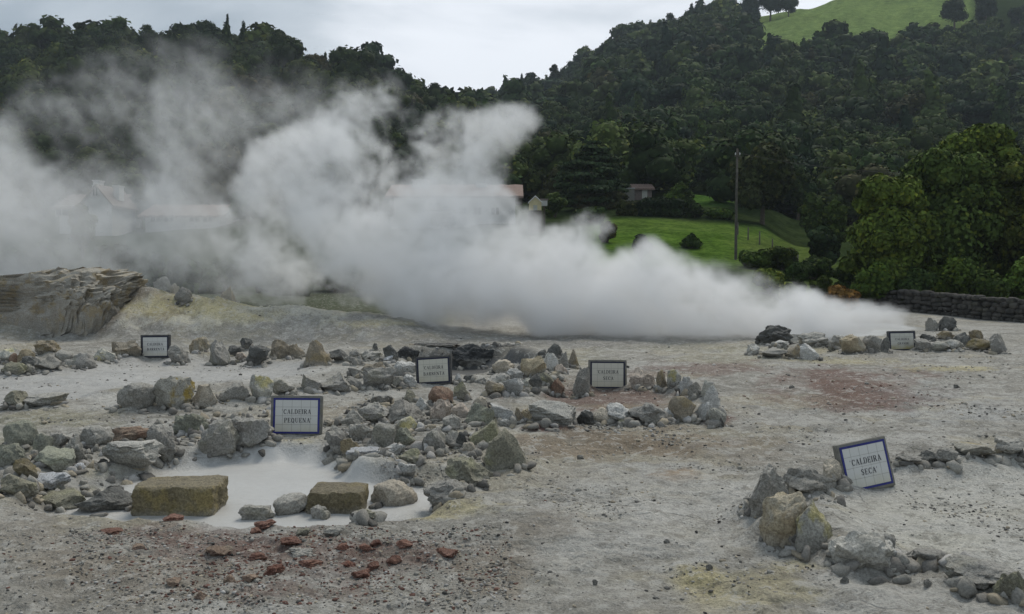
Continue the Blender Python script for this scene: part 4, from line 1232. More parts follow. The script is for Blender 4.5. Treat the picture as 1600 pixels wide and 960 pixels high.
hedge(1002, 1062, 312, 342, 84, (.018,.032,.014), 'dark clipped hedge along the top of the lawn')
hedge(968, 1008, 316, 340, 85, (.035,.045,.018), 'olive hedge left of the dark clipped hedge')
hedge(905, 972, 304, 332, 90, (.03,.035,.016), 'long low brownish hedge under the cedar')

# left side, mostly seen through steam
LH = 'shrubs and small trees below the houses on the left'
rng = np.random.default_rng(8)
LS2 = [
 (-20,50,385,44,'bush',MG,'shrub at the far left behind the outcrop'),(40,105,372,46,'bush',MG,'second shrub from the left behind the outcrop'),
 (110,150,318,62,'round',(.08,.105,.03),'yellow-green small tree in front of the white gabled house'),(150,215,380,48,'bush',DG,'dark shrub below the white gabled house'),
 (205,262,392,44,'bush',MG,'shrub behind the steep end of the outcrop'),(255,320,396,45,'bush',MG,'shrub behind the pale rocks on the bank'),
 (310,378,405,44,'bush',(.05,.08,.03),'shrub left behind the lone yellowish stone'),(370,435,400,45,'bush',MG,'shrub right behind the lone yellowish stone'),
 (425,495,420,43,'bush',(.05,.085,.03),'shrub in thin steam behind the middle of the bank'),(485,560,408,46,'bush',MG,'shrub dimmed by steam behind the right part of the bank'),
 (550,620,425,44,'bush',(.045,.05,.03),'brownish shrub dimmed by steam at the end of the bank'),(610,690,430,44,'bush',MG,'shrub mostly lost in steam left of the thickest cloud'),
 (565,628,300,80,'round',DG,'dark tree against the left side of the long white house'),(670,712,322,76,'round',DG,'dark tree in front of the long white house'),
 (360,420,300,85,'round',MG,'tree right of the low red-roofed house seen through steam'),(430,500,290,88,'round',DG,'broad tree lost in steam between the two red-roofed houses'),
 (15,75,290,84,'round',DG,'dark tree left of the white gabled house'),(196,250,290,86,'round',(.05,.06,.03),'drooping tree between the gabled house and the low red-roofed house')]
for (a, b, yt, Y, kd, tt, lb) in LS2:
    place_tree(kd, a, b, yt, Y, lb, LH, 2600 if kd == 'bush' else 3600, .2 if kd == 'bush' else .3, tt)

# trees that stand out on the crest of the left hill
RL = 'trees on the crest of the left hill'
for (cx, yt, w, kd, lb) in [
 (98,56,34,'round','rounded crest tree nearest the far blue hill'),(132,50,30,'round','rounded crest tree second from the far blue hill'),
 (176,44,62,'round','broadest rounded tree on the left crest'),(236,43,40,'round','tall squarish tree standing clear of the broadest crest tree'),
 (290,45,24,'conifer','pointed conifer right of the tall squarish crest tree'),(312,52,26,'round','low tree between two crest conifers'),
 (337,38,48,'round','broad domed tree just left of the highest crest conifer'),(362,30,15,'conifer','slender conifer, the highest point of the left crest'),
 (386,41,26,'conifer','stout conifer just right of the highest slender one'),(408,66,36,'round','rounded tree on the steep step down from the highest conifers'),
 (450,97,40,'round','lone rounded tree with sky on both sides'),(493,103,26,'conifer','short conifer at the left of the lower crest group'),
 (511,88,17,'conifer','spire-like conifer left of the layered dark tree'),(534,77,28,'round','dark layered tree with a ragged right side'),
 (561,98,22,'conifer','conifer right of the layered dark tree, pale in the steam'),(590,100,26,'conifer','pale conifer above the thick steam column'),
 (607,112,14,'conifer','small pale conifer right of the one above the steam column'),(624,114,16,'conifer','last pale conifer before the dark columns'),
 (641,126,13,'column','first dark column-shaped tree of the right-hand three'),(662,134,17,'column','middle dark column-shaped tree'),
 (680,132,20,'column','last dark column-shaped tree before the crest drops'),(722,152,22,'round','bare-topped low tree in the saddle between the hills')]:
    Y = 258
    if kd == 'column':
        w_ = w / FL * Y; x = px_at(cx, Y); z = h1(x, Y); h = z_at(yt, Y) - z
        lb_ = [(0, 0, h*t, w_*.45, w_*.45, h*.12) for t in (.2,.35,.5,.65,.78,.88)]
        make_tree('column_tree', 'round', w_, h, cx, 2000, .36, DG, x, Y, z, lb, RL, lobes=lb_)
    else:
        place_tree(kd, cx - w/2, cx + w/2, yt, Y, lb, RL, 3000, .36, DG, seed=cx)
# crest of the right hill
RR = 'trees on the crest of the right hill'
for (cx, yt, w, Y, kd, lb) in [
 (768,146,18,420,'round','small tree lowest on the right crest'),(803,128,18,425,'round','small tree second lowest on the right crest'),
 (815,120,14,430,'conifer','thin dark tree beside the second lowest crest tree'),(832,117,20,430,'round','rounded tree third up the right crest'),
 (866,104,24,435,'round','low rounded tree where the right crest starts to steepen'),(912,86,26,440,'round','rounded tree midway up the right crest'),
 (990,44,22,462,'round','windswept tree standing above the right crest'),(1013,38,16,464,'conifer','thin ragged tree beside the windswept one'),
 (1046,26,28,468,'round','rounded dark tree right of the two ragged crest trees'),(1076,13,20,470,'conifer','pointed tree high on the right crest'),
 (1102,12,28,472,'round','rounded tree just under the highest crest clump'),(1132,4,32,474,'round','dark tree at the left of the highest crest clump'),
 (1165,-6,40,470,'round','broad dark tree in the highest crest clump'),(1198,-14,46,466,'round','tallest dark tree of the highest crest clump'),
 (1226,-2,34,462,'round','dark tree at the meadow end of the highest crest clump'),
 (1482,0,44,400,'round','rounded dark tree on the meadow'),(1530,-6,40,400,'round','large dark tree at the upper edge of the meadow'),(1582,16,36,395,'round','dark tree near the right edge above the forest')]:
    place_tree(kd, cx - w/2, cx + w/2, yt, Y, lb, RR, 2600, .55, (.020,.034,.018), seed=cx + 1)

# ------------------------------------------------------------------ forest masses
def proto(kind, seed, n, leaf, tint):
    if kind == 'c': L = conifer_lobes(.62, 1.35, seed, 6)
    else: L = broad_lobes(1, 1.0, seed, 7)
    return leaves(L, n, leaf, seed, tint, core=.8)
def forest(name, pts, label, seed, n=300):
    nf = n // 2
    rng = np.random.default_rng(seed)
    pr = [proto('b', 301+i, n*2, .045, (1,1,1)) for i in range(5)] + [proto('c', 401+i, n, .055, (.8,.85,.85)) for i in range(2)]
    prf = [proto('b', 301+i, nf, .088, (1,1,1)) for i in range(5)] + [proto('c', 401+i, nf, .08, (.8,.85,.85)) for i in range(2)]
    Vs, Fs, Cs, off = [], [], [], 0
    pts = np.array(pts)
    zz = height(pts[:, 0], pts[:, 1])
    for (x, y, w, h, tint_i), z in zip(pts, zz):
        k = rng.integers(0, 5) if rng.random() < .95 else 5 + rng.integers(0, 2)
        V, F, col = (prf if y > 260 else pr)[k]
        a = rng.uniform(0, 6.283); ca, sa = math.cos(a), math.sin(a)
        V2 = np.stack([(V[:,0]*ca - V[:,1]*sa)*w + x, (V[:,0]*sa + V[:,1]*ca)*w + y, V[:,2]*h + z - h*.12], 1)
        pal = [(.026,.047,.020), (.036,.062,.021), (.048,.072,.024), (.022,.042,.024), (.052,.056,.026), (.070,.098,.030)]
        t = np.array(pal[int(tint_i)]) * rng.uniform(.75, 1.2)
        Vs.append(V2.astype(np.float32)); Fs.append(F + off); Cs.append(col * t); off += len(V)
    o = quads_mesh(name, np.concatenate(Vs), np.concatenate(Fs), np.concatenate(Cs), M_leaf)
    tag(o, label, 'forest', None, 'stuff')
    return o
rng = np.random.default_rng(99)
PL, PR_ = [], []
def add_band(Y0, Y1, sp, wmul):
    Y = Y0
    while Y < Y1:
        x = px_at(-160, Y)
        while x < px_at(1760, Y):
            jx, jy = x + rng.uniform(-.4,.4)*sp, Y + rng.uniform(-.4,.4)*sp
            px = 800 + jx/jy*FL
            x += sp
            # keep the open places open
            if 1062 < px < 1150 and jy < 122: continue
            if px < 1000 and jy < 104: continue
            if px > 1000 and jy < 100 and px < 1130: continue
            if 1172 < px < 1515 and jy > 338 + .3*min(max(0, px-1320), 130): continue
            if px >= 1515 and jy > 400: continue
            if px < 720 and jy > 330: continue
            nz = float(fbm(np.array([jx*.02]), np.array([jy*.02]), 0, 3, 555)[0])
            # a strip of light scrub under the meadow at the upper right
            scrub = px > 1330 and 300 < jy < 400 and rng.random() < .7
            w = sp * float(np.clip(rng.lognormal(.12, .32), .65, 2.0)) * wmul * 1.05
            if jy < 170: w = min(w, 10.5)
            if scrub: w *= .55
            h = w * rng.uniform(.75, 1.05)
            ti = rng.choice(6, p=[.27,.27,.20,.15,.05,.06]) if nz < .15 else rng.choice(6, p=[.12,.22,.28,.12,.06,.2])
            if scrub: ti = rng.choice([2, 5, 4])
            (PL if px < 735 else PR_).append((jx, jy, w, h, ti))
        Y += sp * .85
add_band(100, 200, 6.5, 1.15)
add_band(200, 320, 7.2, 1.15)
add_band(320, 515, 8.0, 1.1)
forest('forest', PL, 'dark mixed forest covering the left hill behind the houses', 1, 520)
forest('forest', PR_, 'dark dense forest covering the slopes of the right hill', 2, 560)
# ------------------------------------------------------------------ houses, wall, pole
M_wall = simple_mat('whitewashed_wall', (.50,.50,.48), .85, .08, 2, .2)
M_cream = simple_mat('cream_plaster', (.58,.50,.30), .85, .08, 3, .1)
M_roofr = simple_mat('terracotta_tiles', (.21,.15,.125), .85, .2, 5, .5)
M_roofg = simple_mat('weathered_brown_tiles', (.17,.14,.125), .85, .2, 5, .5)
M_glass = simple_mat('dark_window', (.03,.035,.04), .15, .1, 3, 0)
M_frame = simple_mat('painted_frame', (.5,.5,.48), .6, .05, 3, 0)
M_door = simple_mat('grey_door', (.42,.42,.38), .6, .1, 3, 0)
M_wood = simple_mat('grey_pole_wood', (.09,.082,.068), .85, .3, 3, .5)
M_wire = simple_mat('wire', (.03,.03,.03), .6, .1, 3, 0)
def boxm(name, x0, x1, y0, y1, z0, z1, mat, parent):
    V = [(x0,y0,z0),(x1,y0,z0),(x1,y1,z0),(x0,y1,z0),(x0,y0,z1),(x1,y0,z1),(x1,y1,z1),(x0,y1,z1)]
    F = [(0,3,2,1),(4,5,6,7),(0,1,5,4),(1,2,6,5),(2,3,7,6),(3,0,4,7)]
    return mesh_from(name, V, F, mat, False, parent)
def gable(name, w, d, z0, zr, mat, parent, over=.4, axis='x', th=.18, cx=0, cy=0):
    """pitched roof of two slabs; ridge along axis"""
    V, F = [], []
    if axis == 'x': a, b = w/2 + over, d/2 + over
    else: a, b = d/2 + over, w/2 + over
    dz = (zr - z0) * over / ((d if axis == 'x' else w) / 2)
    # corrugated rows of tiles
    n = 18
    for s in (-1, 1):
        base = len(V)
        for i in range(n + 1):
            u = -a + 2*a*i/n
            off = .05 * (i % 2)
            for (q, z) in ((s*b, z0 - dz), (0, zr)):
                for t in (0, -th):
                    p = (u, q, z + t + off)
                    V.append((p[0] + cx, p[1] + cy, p[2]) if axis == 'x' else (p[1] + cx, p[0] + cy, p[2]))
        for i in range(n):
            k = base + i*4
            F += [(k, k+4, k+6, k+2), (k+1, k+3, k+7, k+5), (k, k+1, k+5, k+4)]
        F += [(base, base+2, base+3, base+1), (base+n*4, base+n*4+1, base+n*4+3, base+n*4+2)]
    return mesh_from(name, V, F, mat, False, parent)
def walls(w, d, h, zr, axis, mat, parent, cx=0, cy=0, zb=-1.5):
    x0, x1, y0, y1 = cx-w/2, cx+w/2, cy-d/2, cy+d/2
    V = [(x0,y0,zb),(x1,y0,zb),(x1,y1,zb),(x0,y1,zb),(x0,y0,h),(x1,y0,h),(x1,y1,h),(x0,y1,h)]
    F = [(0,1,5,4),(1,2,6,5),(2,3,7,6),(3,0,4,7)]
    if axis == 'x': V += [(x0,cy,zr-.1),(x1,cy,zr-.1)]; F += [(4,8,7),(5,6,9)]
    else: V += [(cx,y0,zr-.1),(cx,y1,zr-.1)]; F += [(4,5,8),(7,9,6)]
    return mesh_from('wall', V, F, mat, False, parent)
def window(x, z, w, h, y, parent, name='window'):
    f = boxm(name, x-w/2, x+w/2, y-.05, y+.02, z, z+h, M_frame, parent)
    g_ = .07
    for k in (0, 1):
        a = x - w/2 + g_ + k*(w/2 - g_/2)
        boxm('pane', a, a + w/2 - g_*1.5, y-.056, y-.03, z+g_, z+h-g_, M_glass, f)
    return f
# white gabled house
Y = 82
def hx(px): return px_at(px, Y)
r = empty('gabled_house', (px_at(150, Y), Y, z_at(345, Y)))
s = Y / FL
walls(82*s, 6.5, 22*s, 44*s, 'x', M_wall, r, -12*s, 3)
gable('roof', 82*s, 6.5, 22*s, 44*s, M_roofg, r, .5, 'x', cx=-12*s, cy=3)
wg = walls(44*s, 5, 26*s, 52*s, 'y', M_wall, r, 24*s, 0)
gable('roof', 44*s, 5, 26*s, 52*s, M_roofg, r, .3, 'y', cx=24*s, cy=0)
for cx_, zt in ((6, 61), (37, 53)):
    ch = boxm('chimney', cx_*s, (cx_+9)*s, -.9, .1, 30*s, (zt-2)*s, M_wall, r); boxm('chimney_cap', (cx_-1)*s, (cx_+10)*s, -1.0, .2, (zt-2)*s + .01, zt*s, M_wall, ch)
window(22*s, 34*s, .55, 1.0, -2.5, r); window(-30*s, 6*s, 1.2, 1.0, -.25, r); window(-48*s, 6*s, 1.2, 1.0, -.25, r)
boxm('door', -14*s, -8*s, -.31, -.2, -.2, 2.0, M_door, r)
tag(r, 'white house with brown roof, front gable and two chimneys, seen through steam', 'house')
# low red-roofed house
Y = 86; s = Y / FL
r = empty('low_house', (px_at(305, Y), Y, z_at(352, Y)))
walls(112*s, 6, 14*s, 31*s, 'x', M_wall, r); gable('roof', 112*s, 6, 14*s, 31*s, M_roofr, r, .5)
for k in (-40, -20, 18, 38): window(k*s, .1, 1.0, .65, -3.02, r)
boxm('door', -3*s, 4*s, -3.08, -2.98, -.8, .78, M_door, r)
tag(r, 'low long house with a faded red tile roof dimmed by steam', 'house')
# long white house in the middle
Y = 82; s = Y / FL
r = empty('long_house', (px_at(715, Y), Y, z_at(350, Y)))
walls(180*s, 8, 40*s, 60*s, 'x', M_wall, r); gable('roof', 180*s, 8, 40*s, 60*s, M_roofr, r, .7)
boxm('door', -75*s, -54*s, -4.08, -3.98, -.1, 26*s, M_door, r)
for k in (12, 34, 60): window(k*s, 9*s, .8, .75, -4.02, r)
window(-30*s, 12*s, 1.2, 1.0, -4.02, r)
ch = boxm('chimney', -68*s, -42*s, -1.2, .6, 50*s, 58*s, M_wall, r)
for j in range(3):
    for i in range(5): boxm('vent_block', (-67+i*5.2)*s, (-64+i*5.2)*s, -1.2, .6, (58+j*2.4)*s + .002, (59.6+j*2.4)*s, M_wall, ch)
boxm('chimney_cap', -69*s, -41*s, -1.3, .7, 65*s, 66.2*s, M_wall, ch)
ch = boxm('chimney', 30*s, 46*s, -1.2, 0, 48*s, 61*s, M_wall, r)
tag(r, 'long white house with a reddish tile roof half hidden in the steam column', 'house')
r2 = empty('garden_wall', (px_at(640, 76), 76, z_at(352, 76)))
w_ = boxm('wall_panel', -1.6, 5.2, 0, .25, -1.2, .75, M_wall, r2); boxm('gate_post', 1.2, 1.45, -.06, .31, -1.2, 1.3, M_frame, r2)
tag(r2, 'low white garden wall with a taller post before the long white house', 'wall')
# small cream kiosk
Y = 74; s = Y / FL
r = empty('kiosk', (px_at(836, Y), Y, z_at(330, Y)))
walls(19*s, 1.0, 13*s, 22*s, 'y', M_cream, r, zb=0); boxm('plinth', -.6, .6, -.58, .55, -2.2, -.002, M_bark, r); gable('roof', 19*s, 1.0, 13*s, 22*s, M_wall, r, .08, 'y', .05)
boxm('door', -3*s, 3*s, -.53, -.49, 0, 8*s, M_door, r)
tag(r, 'small cream-coloured gabled kiosk at the right edge of the steam column', 'kiosk')
r = empty('lantern_post', (px_at(850, Y), Y, z_at(336, Y)))
boxm('post', -.08, .08, -.08, .08, -1.8, .7, M_bark, r); boxm('lamp_housing', -.26, .26, -.2, .2, .71, 1.15, M_wall, r); boxm('cap', -.33, .33, -.27, .27, 1.155, 1.3, M_roofg, r)
tag(r, 'small white lantern post right beside the cream kiosk', 'post')
# terrace roofs beyond the hedge
Y = 98; s = Y / FL
r = empty('shed', (px_at(1000, Y), Y, z_at(306, Y)))
walls(26*s, 4, 9*s, 17*s, 'x', M_roofg, r); gable('roof', 26*s, 4, 9*s, 17*s, M_roofr, r, .3)
boxm('door', -2*s, 6*s, -2.05, -1.98, -.5, 7*s, M_door, r)
tag(r, 'small shed with a reddish roof above the dark hedge', 'shed')
for px, yb_, wd, lb in [(978, 299, 24, 'short white parapet left of the small shed above the hedge'), (934, 300, 20, 'short white parapet beside the cedar trunk')]:
    r = empty('parapet', (px_at(px, 95), 95, z_at(yb_, 95)))
    boxm('wall_panel', -wd*s/2, wd*s/2, 0, .2, -1.2, .22, M_slab, r); boxm('coping', -wd*s/2 - .06, wd*s/2 + .06, -.05, .25, .223, .30, M_wall, r)
    tag(r, lb, 'wall')
# wooden pole with wires
Y = 60
x = px_at(1149, Y); z0 = h1(x, Y); H = z_at(234, Y) - z0
r = empty('utility_pole', (x, Y, z0))
tv, tf = tube([[(0,0,-.5,.10),(0,0,H*.5,.085),(.03,0,H,.06),(.03,0,H+.01,.02)]], 12); mesh_from('pole', tv, tf, M_wood, True, r)
boxm('crossarm', -.18, .22, -.14, -.09, H-.55, H-.45, M_wood, r)
for k in (-.13, .16):
    tv, tf = tube([[(k,-.13,H-.44,.03),(k,-.13,H-.34,.045),(k,-.13,H-.28,.02)]], 8); mesh_from('insulator', tv, tf, M_frame, True, r)
def wire(p, q, sag, label):
    pts = []
    for i in range(25):
        t = i/24; pts.append((p[0]+(q[0]-p[0])*t, p[1]+(q[1]-p[1])*t, p[2]+(q[2]-p[2])*t - sag*4*t*(1-t), .012))
    tv, tf = tube([pts], 5); o = mesh_from('overhead_wire', tv, tf, M_wire, True); tag(o, label, 'wire', 'wires on the wooden pole')
tag(r, 'tall thin weathered wooden pole standing on the green lawn', 'pole')
wire((x, Y-.13, z0+H-.3), (px_at(1620, 66), 66, z_at(262, 66)), .9, 'thin wire running from the pole top to the right')
# upturned fence posts along the lawn's right side
for k, (a, b) in enumerate([(1152,352),(1168,358),(1186,364),(1206,371),(1228,381),(1246,392)]):
    Yk_ = 72 - k*2.4
    xx = px_at(a, Yk_); zz_ = h1(xx, Yk_)
    tv, tf = tube([[(0,0,-.3,.06),(0,0,1.0,.05),(0,0,1.02,.01)]], 7)
    o = mesh_from('fence_post', tv, tf, M_wood, True); o.location = (xx, Yk_, zz_)
    tag(o, ('wooden post on the right edge of the lawn, ' + ['nearest the pole top end','second down the slope','third down the slope','fourth down the slope','fifth down the slope','lowest on the slope'][k]), 'post', 'posts along the right edge of the lawn')
# dark dry-stone wall at the right
rng = np.random.default_rng(3)
P0, P1 = np.array([px_at(1352, 44), 44.0]), np.array([px_at(1760, 32), 32.0])
Lw = np.linalg.norm(P1 - P0); dr = (P1 - P0) / Lw; nr = np.array([dr[1], -dr[0]])
if nr[1] > 0: nr = -nr
iv, jf = ico(2)
V, F, off = [], [], 0
cv = []
t = 0
for row in range(5):
    t = -.2 * (row % 2)
    while t < Lw:
        wl_ = rng.uniform(.18, .6)
        c0 = P0 + dr * (t + wl_/2)
        zb = h1(c0[0], c0[1]) - .08
        e = (np.abs(iv)**4).sum(1)**(-1/4)
        q = iv * e[:, None] * np.array([wl_*.52, .24*rng.uniform(.8,1.15), .125*rng.uniform(.8,1.15)]) * (1 + .1*rng.normal(size=(1, 3)))
        q *= (1 + .14 * vnoise(iv[:,0]*2+t, iv[:,1]*2, iv[:,2]*2+row, 5))[:, None]
        pos = np.stack([c0[0] + dr[0]*q[:,0] + nr[0]*q[:,1], c0[1] + dr[1]*q[:,0] + nr[1]*q[:,1], zb + .12 + row*.205 + q[:,2] + rng.uniform(-.045,.045)], 1)
        V.append(pos); F.append(jf + off); off += len(pos); t += wl_ + .02
wallm = NT('dark_lava_stone', .9)
wc = wallm.mix(wallm.ramp(wallm.noise(4, 4, .6), .35, .65), (.035,.034,.032), (.085,.08,.072)); wallm.col(wallm.mix(wallm.math('MULTIPLY', wallm.ramp(wallm.noise(1.1, 4, .6), .55, .7), .5), wc, (.12,.12,.09)))
wallm.bump(wallm.noise(12, 5, .7), .6, .03)
o = mesh_from('stone_wall', np.concatenate(V), np.concatenate(F), wallm.m)
tag(o, 'low dark dry-stone wall along the right back edge of the mud field', 'wall')
# ------------------------------------------------------------------ gravel, rubble and loose stones
def scatter(name, P, S, Cc, sub, seed, mat, label, flat=.6, cut=0):
    rng = np.random.default_rng(seed)
    iv, jf = ico(sub)
    n = len(P); k = len(iv)
    D = rng.uniform(.5, 1.3, (n, 3)); D[:, 2] *= flat
    R = rng.uniform(0, 6.283, n); ca, sa = np.cos(R), np.sin(R)
    J = 1 + rng.uniform(-.28, .28, (n, k))
    if cut:      # broken faces
        J = np.full((n, k), 1.1)
        for c_ in range(cut):
            nn = rng.normal(size=(n, 3)); nn /= np.linalg.norm(nn, axis=1)[:, None]
            dt = np.einsum('ij,kj->ik', nn, iv); lim = rng.uniform(.28, .62, (n, 1))
            J = np.minimum(J, np.where(dt > .05, lim / np.maximum(dt, .05), 9))
        J *= 1.25 * (1 + rng.uniform(-.02, .02, (n, k)))
    Q = iv[None] * D[:, None] * J[:, :, None] * S[:, None, None]
    X = Q[..., 0] * ca[:, None] - Q[..., 1] * sa[:, None] + P[:, 0:1]
    Yy = Q[..., 0] * sa[:, None] + Q[..., 1] * ca[:, None] + P[:, 1:2]
    Z = Q[..., 2] + P[:, 2:3] + S[:, None] * .12
    V = np.stack([X, Yy, Z], -1).reshape(-1, 3)
    F = (jf[None] + (np.arange(n) * k)[:, None, None]).reshape(-1, 3)
    o = mesh_from(name, V, F, mat)
    set_col(o, 'tint', np.repeat(Cc, k, 0))
    tag(o, label, 'gravel', None, 'stuff')
    return o
gm = NT('loose_stone', .9)
gb = gm.attr('tint'); gn = gm.noise(60, 4, .7)
gm.col(gm.mix(1.0, gb, gm.mix(gm.ramp(gn, .3, .7), (.75,.75,.75), (1.2,1.2,1.2)), 'MULTIPLY')); gm.bump(gn, .5, .01)
rng = np.random.default_rng(17)
def img_pts(n, x0, x1, y0, y1):
    """points spread evenly over the ground seen between two rows"""
    Ya, Yb = gY(y1), gY(y0)
    Yv = np.sqrt(rng.uniform(Ya**2, Yb**2, n)); pxv = rng.uniform(x0, x1, n)
    return (pxv - 800) / FL * Yv, Yv
def pool_mask(X, Y):
    m = np.zeros(len(X), bool)
    for k in ('pequena', 'pit', 'back'):
        m |= poly_sd(X, Y, POOLS[k][0]) < -.15
    return m
# grit everywhere
X, Y = [], []
for (n, x0, x1, y0, y1) in [(15000,-100,1700,780,1000), (12000,-100,1700,640,780), (8000,-100,1700,560,640), (2500,-50,1650,520,560),
                            (8000,100,800,830,960), (3000,60,420,650,700), (3500,540,760,640,740), (2500,850,1150,665,720)]:
    a, b = img_pts(n, x0, x1, y0, y1); X.append(a); Y.append(b)
X, Y = np.concatenate(X), np.concatenate(Y)
cl = fbm(X*1.4, Y*1.4, 0, 4, 808, .6)
keep = (rng.random(len(X)) < .06 + 2.0 * np.clip(cl - .02, 0, 1) + .5 * ((800 + X/Y*FL < 800) & (Y < 7.6))) & ~pool_mask(X, Y) & (Y > 4.3)
X, Y = X[keep], Y[keep]
Z = height(X, Y)
pxv = 800 + X / Y * FL
pyv = HZ + CAM_H * FL / Y
redd = np.exp(-(((pxv-470)/280)**2 + ((pyv-885)/60)**2)) + np.exp(-(((pxv-1340)/110)**2 + ((pyv-612)/36)**2)) + .8*np.exp(-(((pxv-1100)/90)**2 + ((pyv-576)/16)**2)) + .7*np.exp(-(((pxv-940)/140)**2 + ((pyv-622)/20)**2))
u = rng.random(len(X))
S_ = .006 + .015 * rng.random(len(X))**2.5 + .012 * (rng.random(len(X)) < .08)
S_ *= np.clip(Y / 9, .8, 1.6)
pal = np.array([(.30,.29,.26),(.22,.21,.19),(.13,.125,.115),(.42,.41,.39),(.34,.30,.23),(.06,.058,.055)])
Cc = pal[rng.choice(6, len(X), p=[.34,.22,.14,.10,.12,.08])] * rng.uniform(.8, 1.2, (len(X), 1))
isr = u < redd * .55
Cc[isr] = np.array((.135,.075,.06)) * rng.uniform(.7, 1.4, (isr.sum(), 1))
scatter('gravel', np.stack([X, Y, Z], -1), S_, Cc, 1, 3, gm.m, 'fine grey, dark and reddish gravel strewn over the mud crust')
# fist-sized rubble at the feet of the stone rings
Xs, Ys, Ss = [], [], []
for o in [o for o in bpy.data.objects if o.get('category') == 'rock']:
    d = o.dimensions; m = int(12 + d.x * 18)
    for k in range(m):
        a = rng.uniform(0, 6.283); rr = rng.uniform(.4, .82)
        Xs.append(o.location.x + math.cos(a)*d.x*rr*.75); Ys.append(o.location.y + math.sin(a)*d.y*rr*.8 - d.y*.1)
        Ss.append((.02 + .14 * rng.random()**2.4) * min(1.5, .6 + d.x))
# and in the heap between the pools
for (n, poly) in [(420, [(515,720),(505,668),(560,632),(660,632),(740,650),(780,690),(735,745),(690,715),(640,735),(590,735)]), (130, [(560,612),(600,575),(650,580),(650,610)]), (160, [(0,690),(120,680),(230,700),(230,740),(60,775),(0,775)]), (120,[(755,620),(770,575),(880,560),(890,612)]), (160,[(230,665),(420,640),(420,705),(240,718)])]:
    W_ = W2(poly); xs_ = [p[0] for p in W_]; ys_ = [p[1] for p in W_]
    c_ = 0
    while c_ < n:
        a, b = rng.uniform(min(xs_), max(xs_)), rng.uniform(min(ys_), max(ys_))
        if poly_sd(np.array([a]), np.array([b]), W_)[0] < 0:
            Xs.append(a); Ys.append(b); Ss.append(.03 + .07 * rng.random()**2); c_ += 1
X, Y, S_ = np.array(Xs), np.array(Ys), np.array(Ss)
S_ = np.minimum(S_, .085)
ok = ~((poly_sd(X, Y, POOLS['pequena'][0]) < -.3) & (rng.random(len(X)) < .93))
X, Y, S_ = X[ok], Y[ok], S_[ok]
Z = height(X, Y)
Cc = pal[rng.choice(6, len(X), p=[.46,.26,.08,.09,.10,.01])] * rng.uniform(.75, 1.15, (len(X), 1))
scatter('rubble', np.stack([X, Y, Z], -1), S_, Cc, 2, 5, gm.m, 'small broken stones packed round the feet of the stone rings', .9, 7)
# reddish clods in the foreground: the larger ones stand out
RG = 'rust-red stones on the foreground gravel'
for (cx, cy, w, h, lb) in [
 (335,868,46,20,'largest dark red clod, left of the rust-orange one in the foreground'),
 (398,876,34,13,'bright rust-red stone right of the largest dark clod'),
 (451,855,38,12,'dark maroon stone below the smaller brown block'),
 (423,896,34,20,'dark red double stone in the middle of the red patch'),
 (480,888,40,16,'flat rust-brown stone right of the dark red double stone'),
 (537,887,32,14,'rounded rust stone in the centre of the red patch'),
 (532,860,20,14,'maroon upright stone above the centre of the red patch'),
 (584,856,18,13,'very dark stone at the upper right of the red patch'),
 (568,862,22,14,'brown-red stone left of the very dark stone'),
 (579,893,24,12,'rust stone right of the centre of the red patch'),
 (560,905,32,14,'lowest rust stone in the centre of the red patch'),
 (613,885,28,10,'flat red stone right of the rust stones'),
 (630,857,30,13,'reddish brown stone at the right side of the red patch'),
 (696,875,40,16,'broad dull red stone furthest right in the foreground'),
 (410,826,36,10,'flat red clod just in front of the squat grey boulder'),
 (263,816,34,8,'flat dull red stone below the large brown block'),
 (165,838,40,9,'flat dark red stone at the left of the foreground'),
 (208,862,24,8,'rust-orange stone left of the largest dark clod'),
 (385,912,30,14,'orange-brown stone at the lower left of the red patch'),
 (352,912,22,16,'small orange stone near the bottom left of the red patch'),
 (305,940,22,14,'orange stone nearest the bottom edge'),
 (262,920,26,10,'brown-orange stone at the lower left of the foreground'),
 (395,835,18,10,'small maroon stone under the muddy lump'),
 (470,838,24,12,'olive-grey small stone among the red clods'),
 (515,840,30,12,'grey clod right of the olive-grey small stone'),
 (465,872,44,16,'grey-brown broad clod among the red stones')]:
    m_ = 'grey' if lb.startswith('grey') else 'olive' if lb.startswith('olive') else 'rust' if ('orange' in lb) else 'redsc'
    sh = 'knob' if w > 30 else 'lump'
    rock(cx - w*.45, cx + w*.45, cy - h*.42, cy + h*.42, m_, sh, lb, RG)
for (cx, cy, w, h, m_, lb) in [
 (908,718,10,9,'dark','small dark stone alone on the brown ground in the middle'),
 (1045,853,10,6,'dark','black pebble left of the cluster in the right foreground'),
 (1113,895,11,7,'dark','small black stone above the yellow patch'),
 (932,918,9,7,'dark','black pebble in the lower middle foreground'),
 (1328,916,12,8,'dark','small dark stone in front of the pointed pale rock'),
 (1460,921,14,9,'dark','dark stone before the low grey rocks at the bottom right'),
 (1240,606,9,6,'dark','small black stone left of the red patch on the right'),
 (1498,605,9,7,'dark','small black stone right of the red patch on the right')]:
    rock(cx - w/2, cx + w/2, cy - h/2, cy + h/2, m_, 'lump', lb, 'small dark stones scattered on the mud')
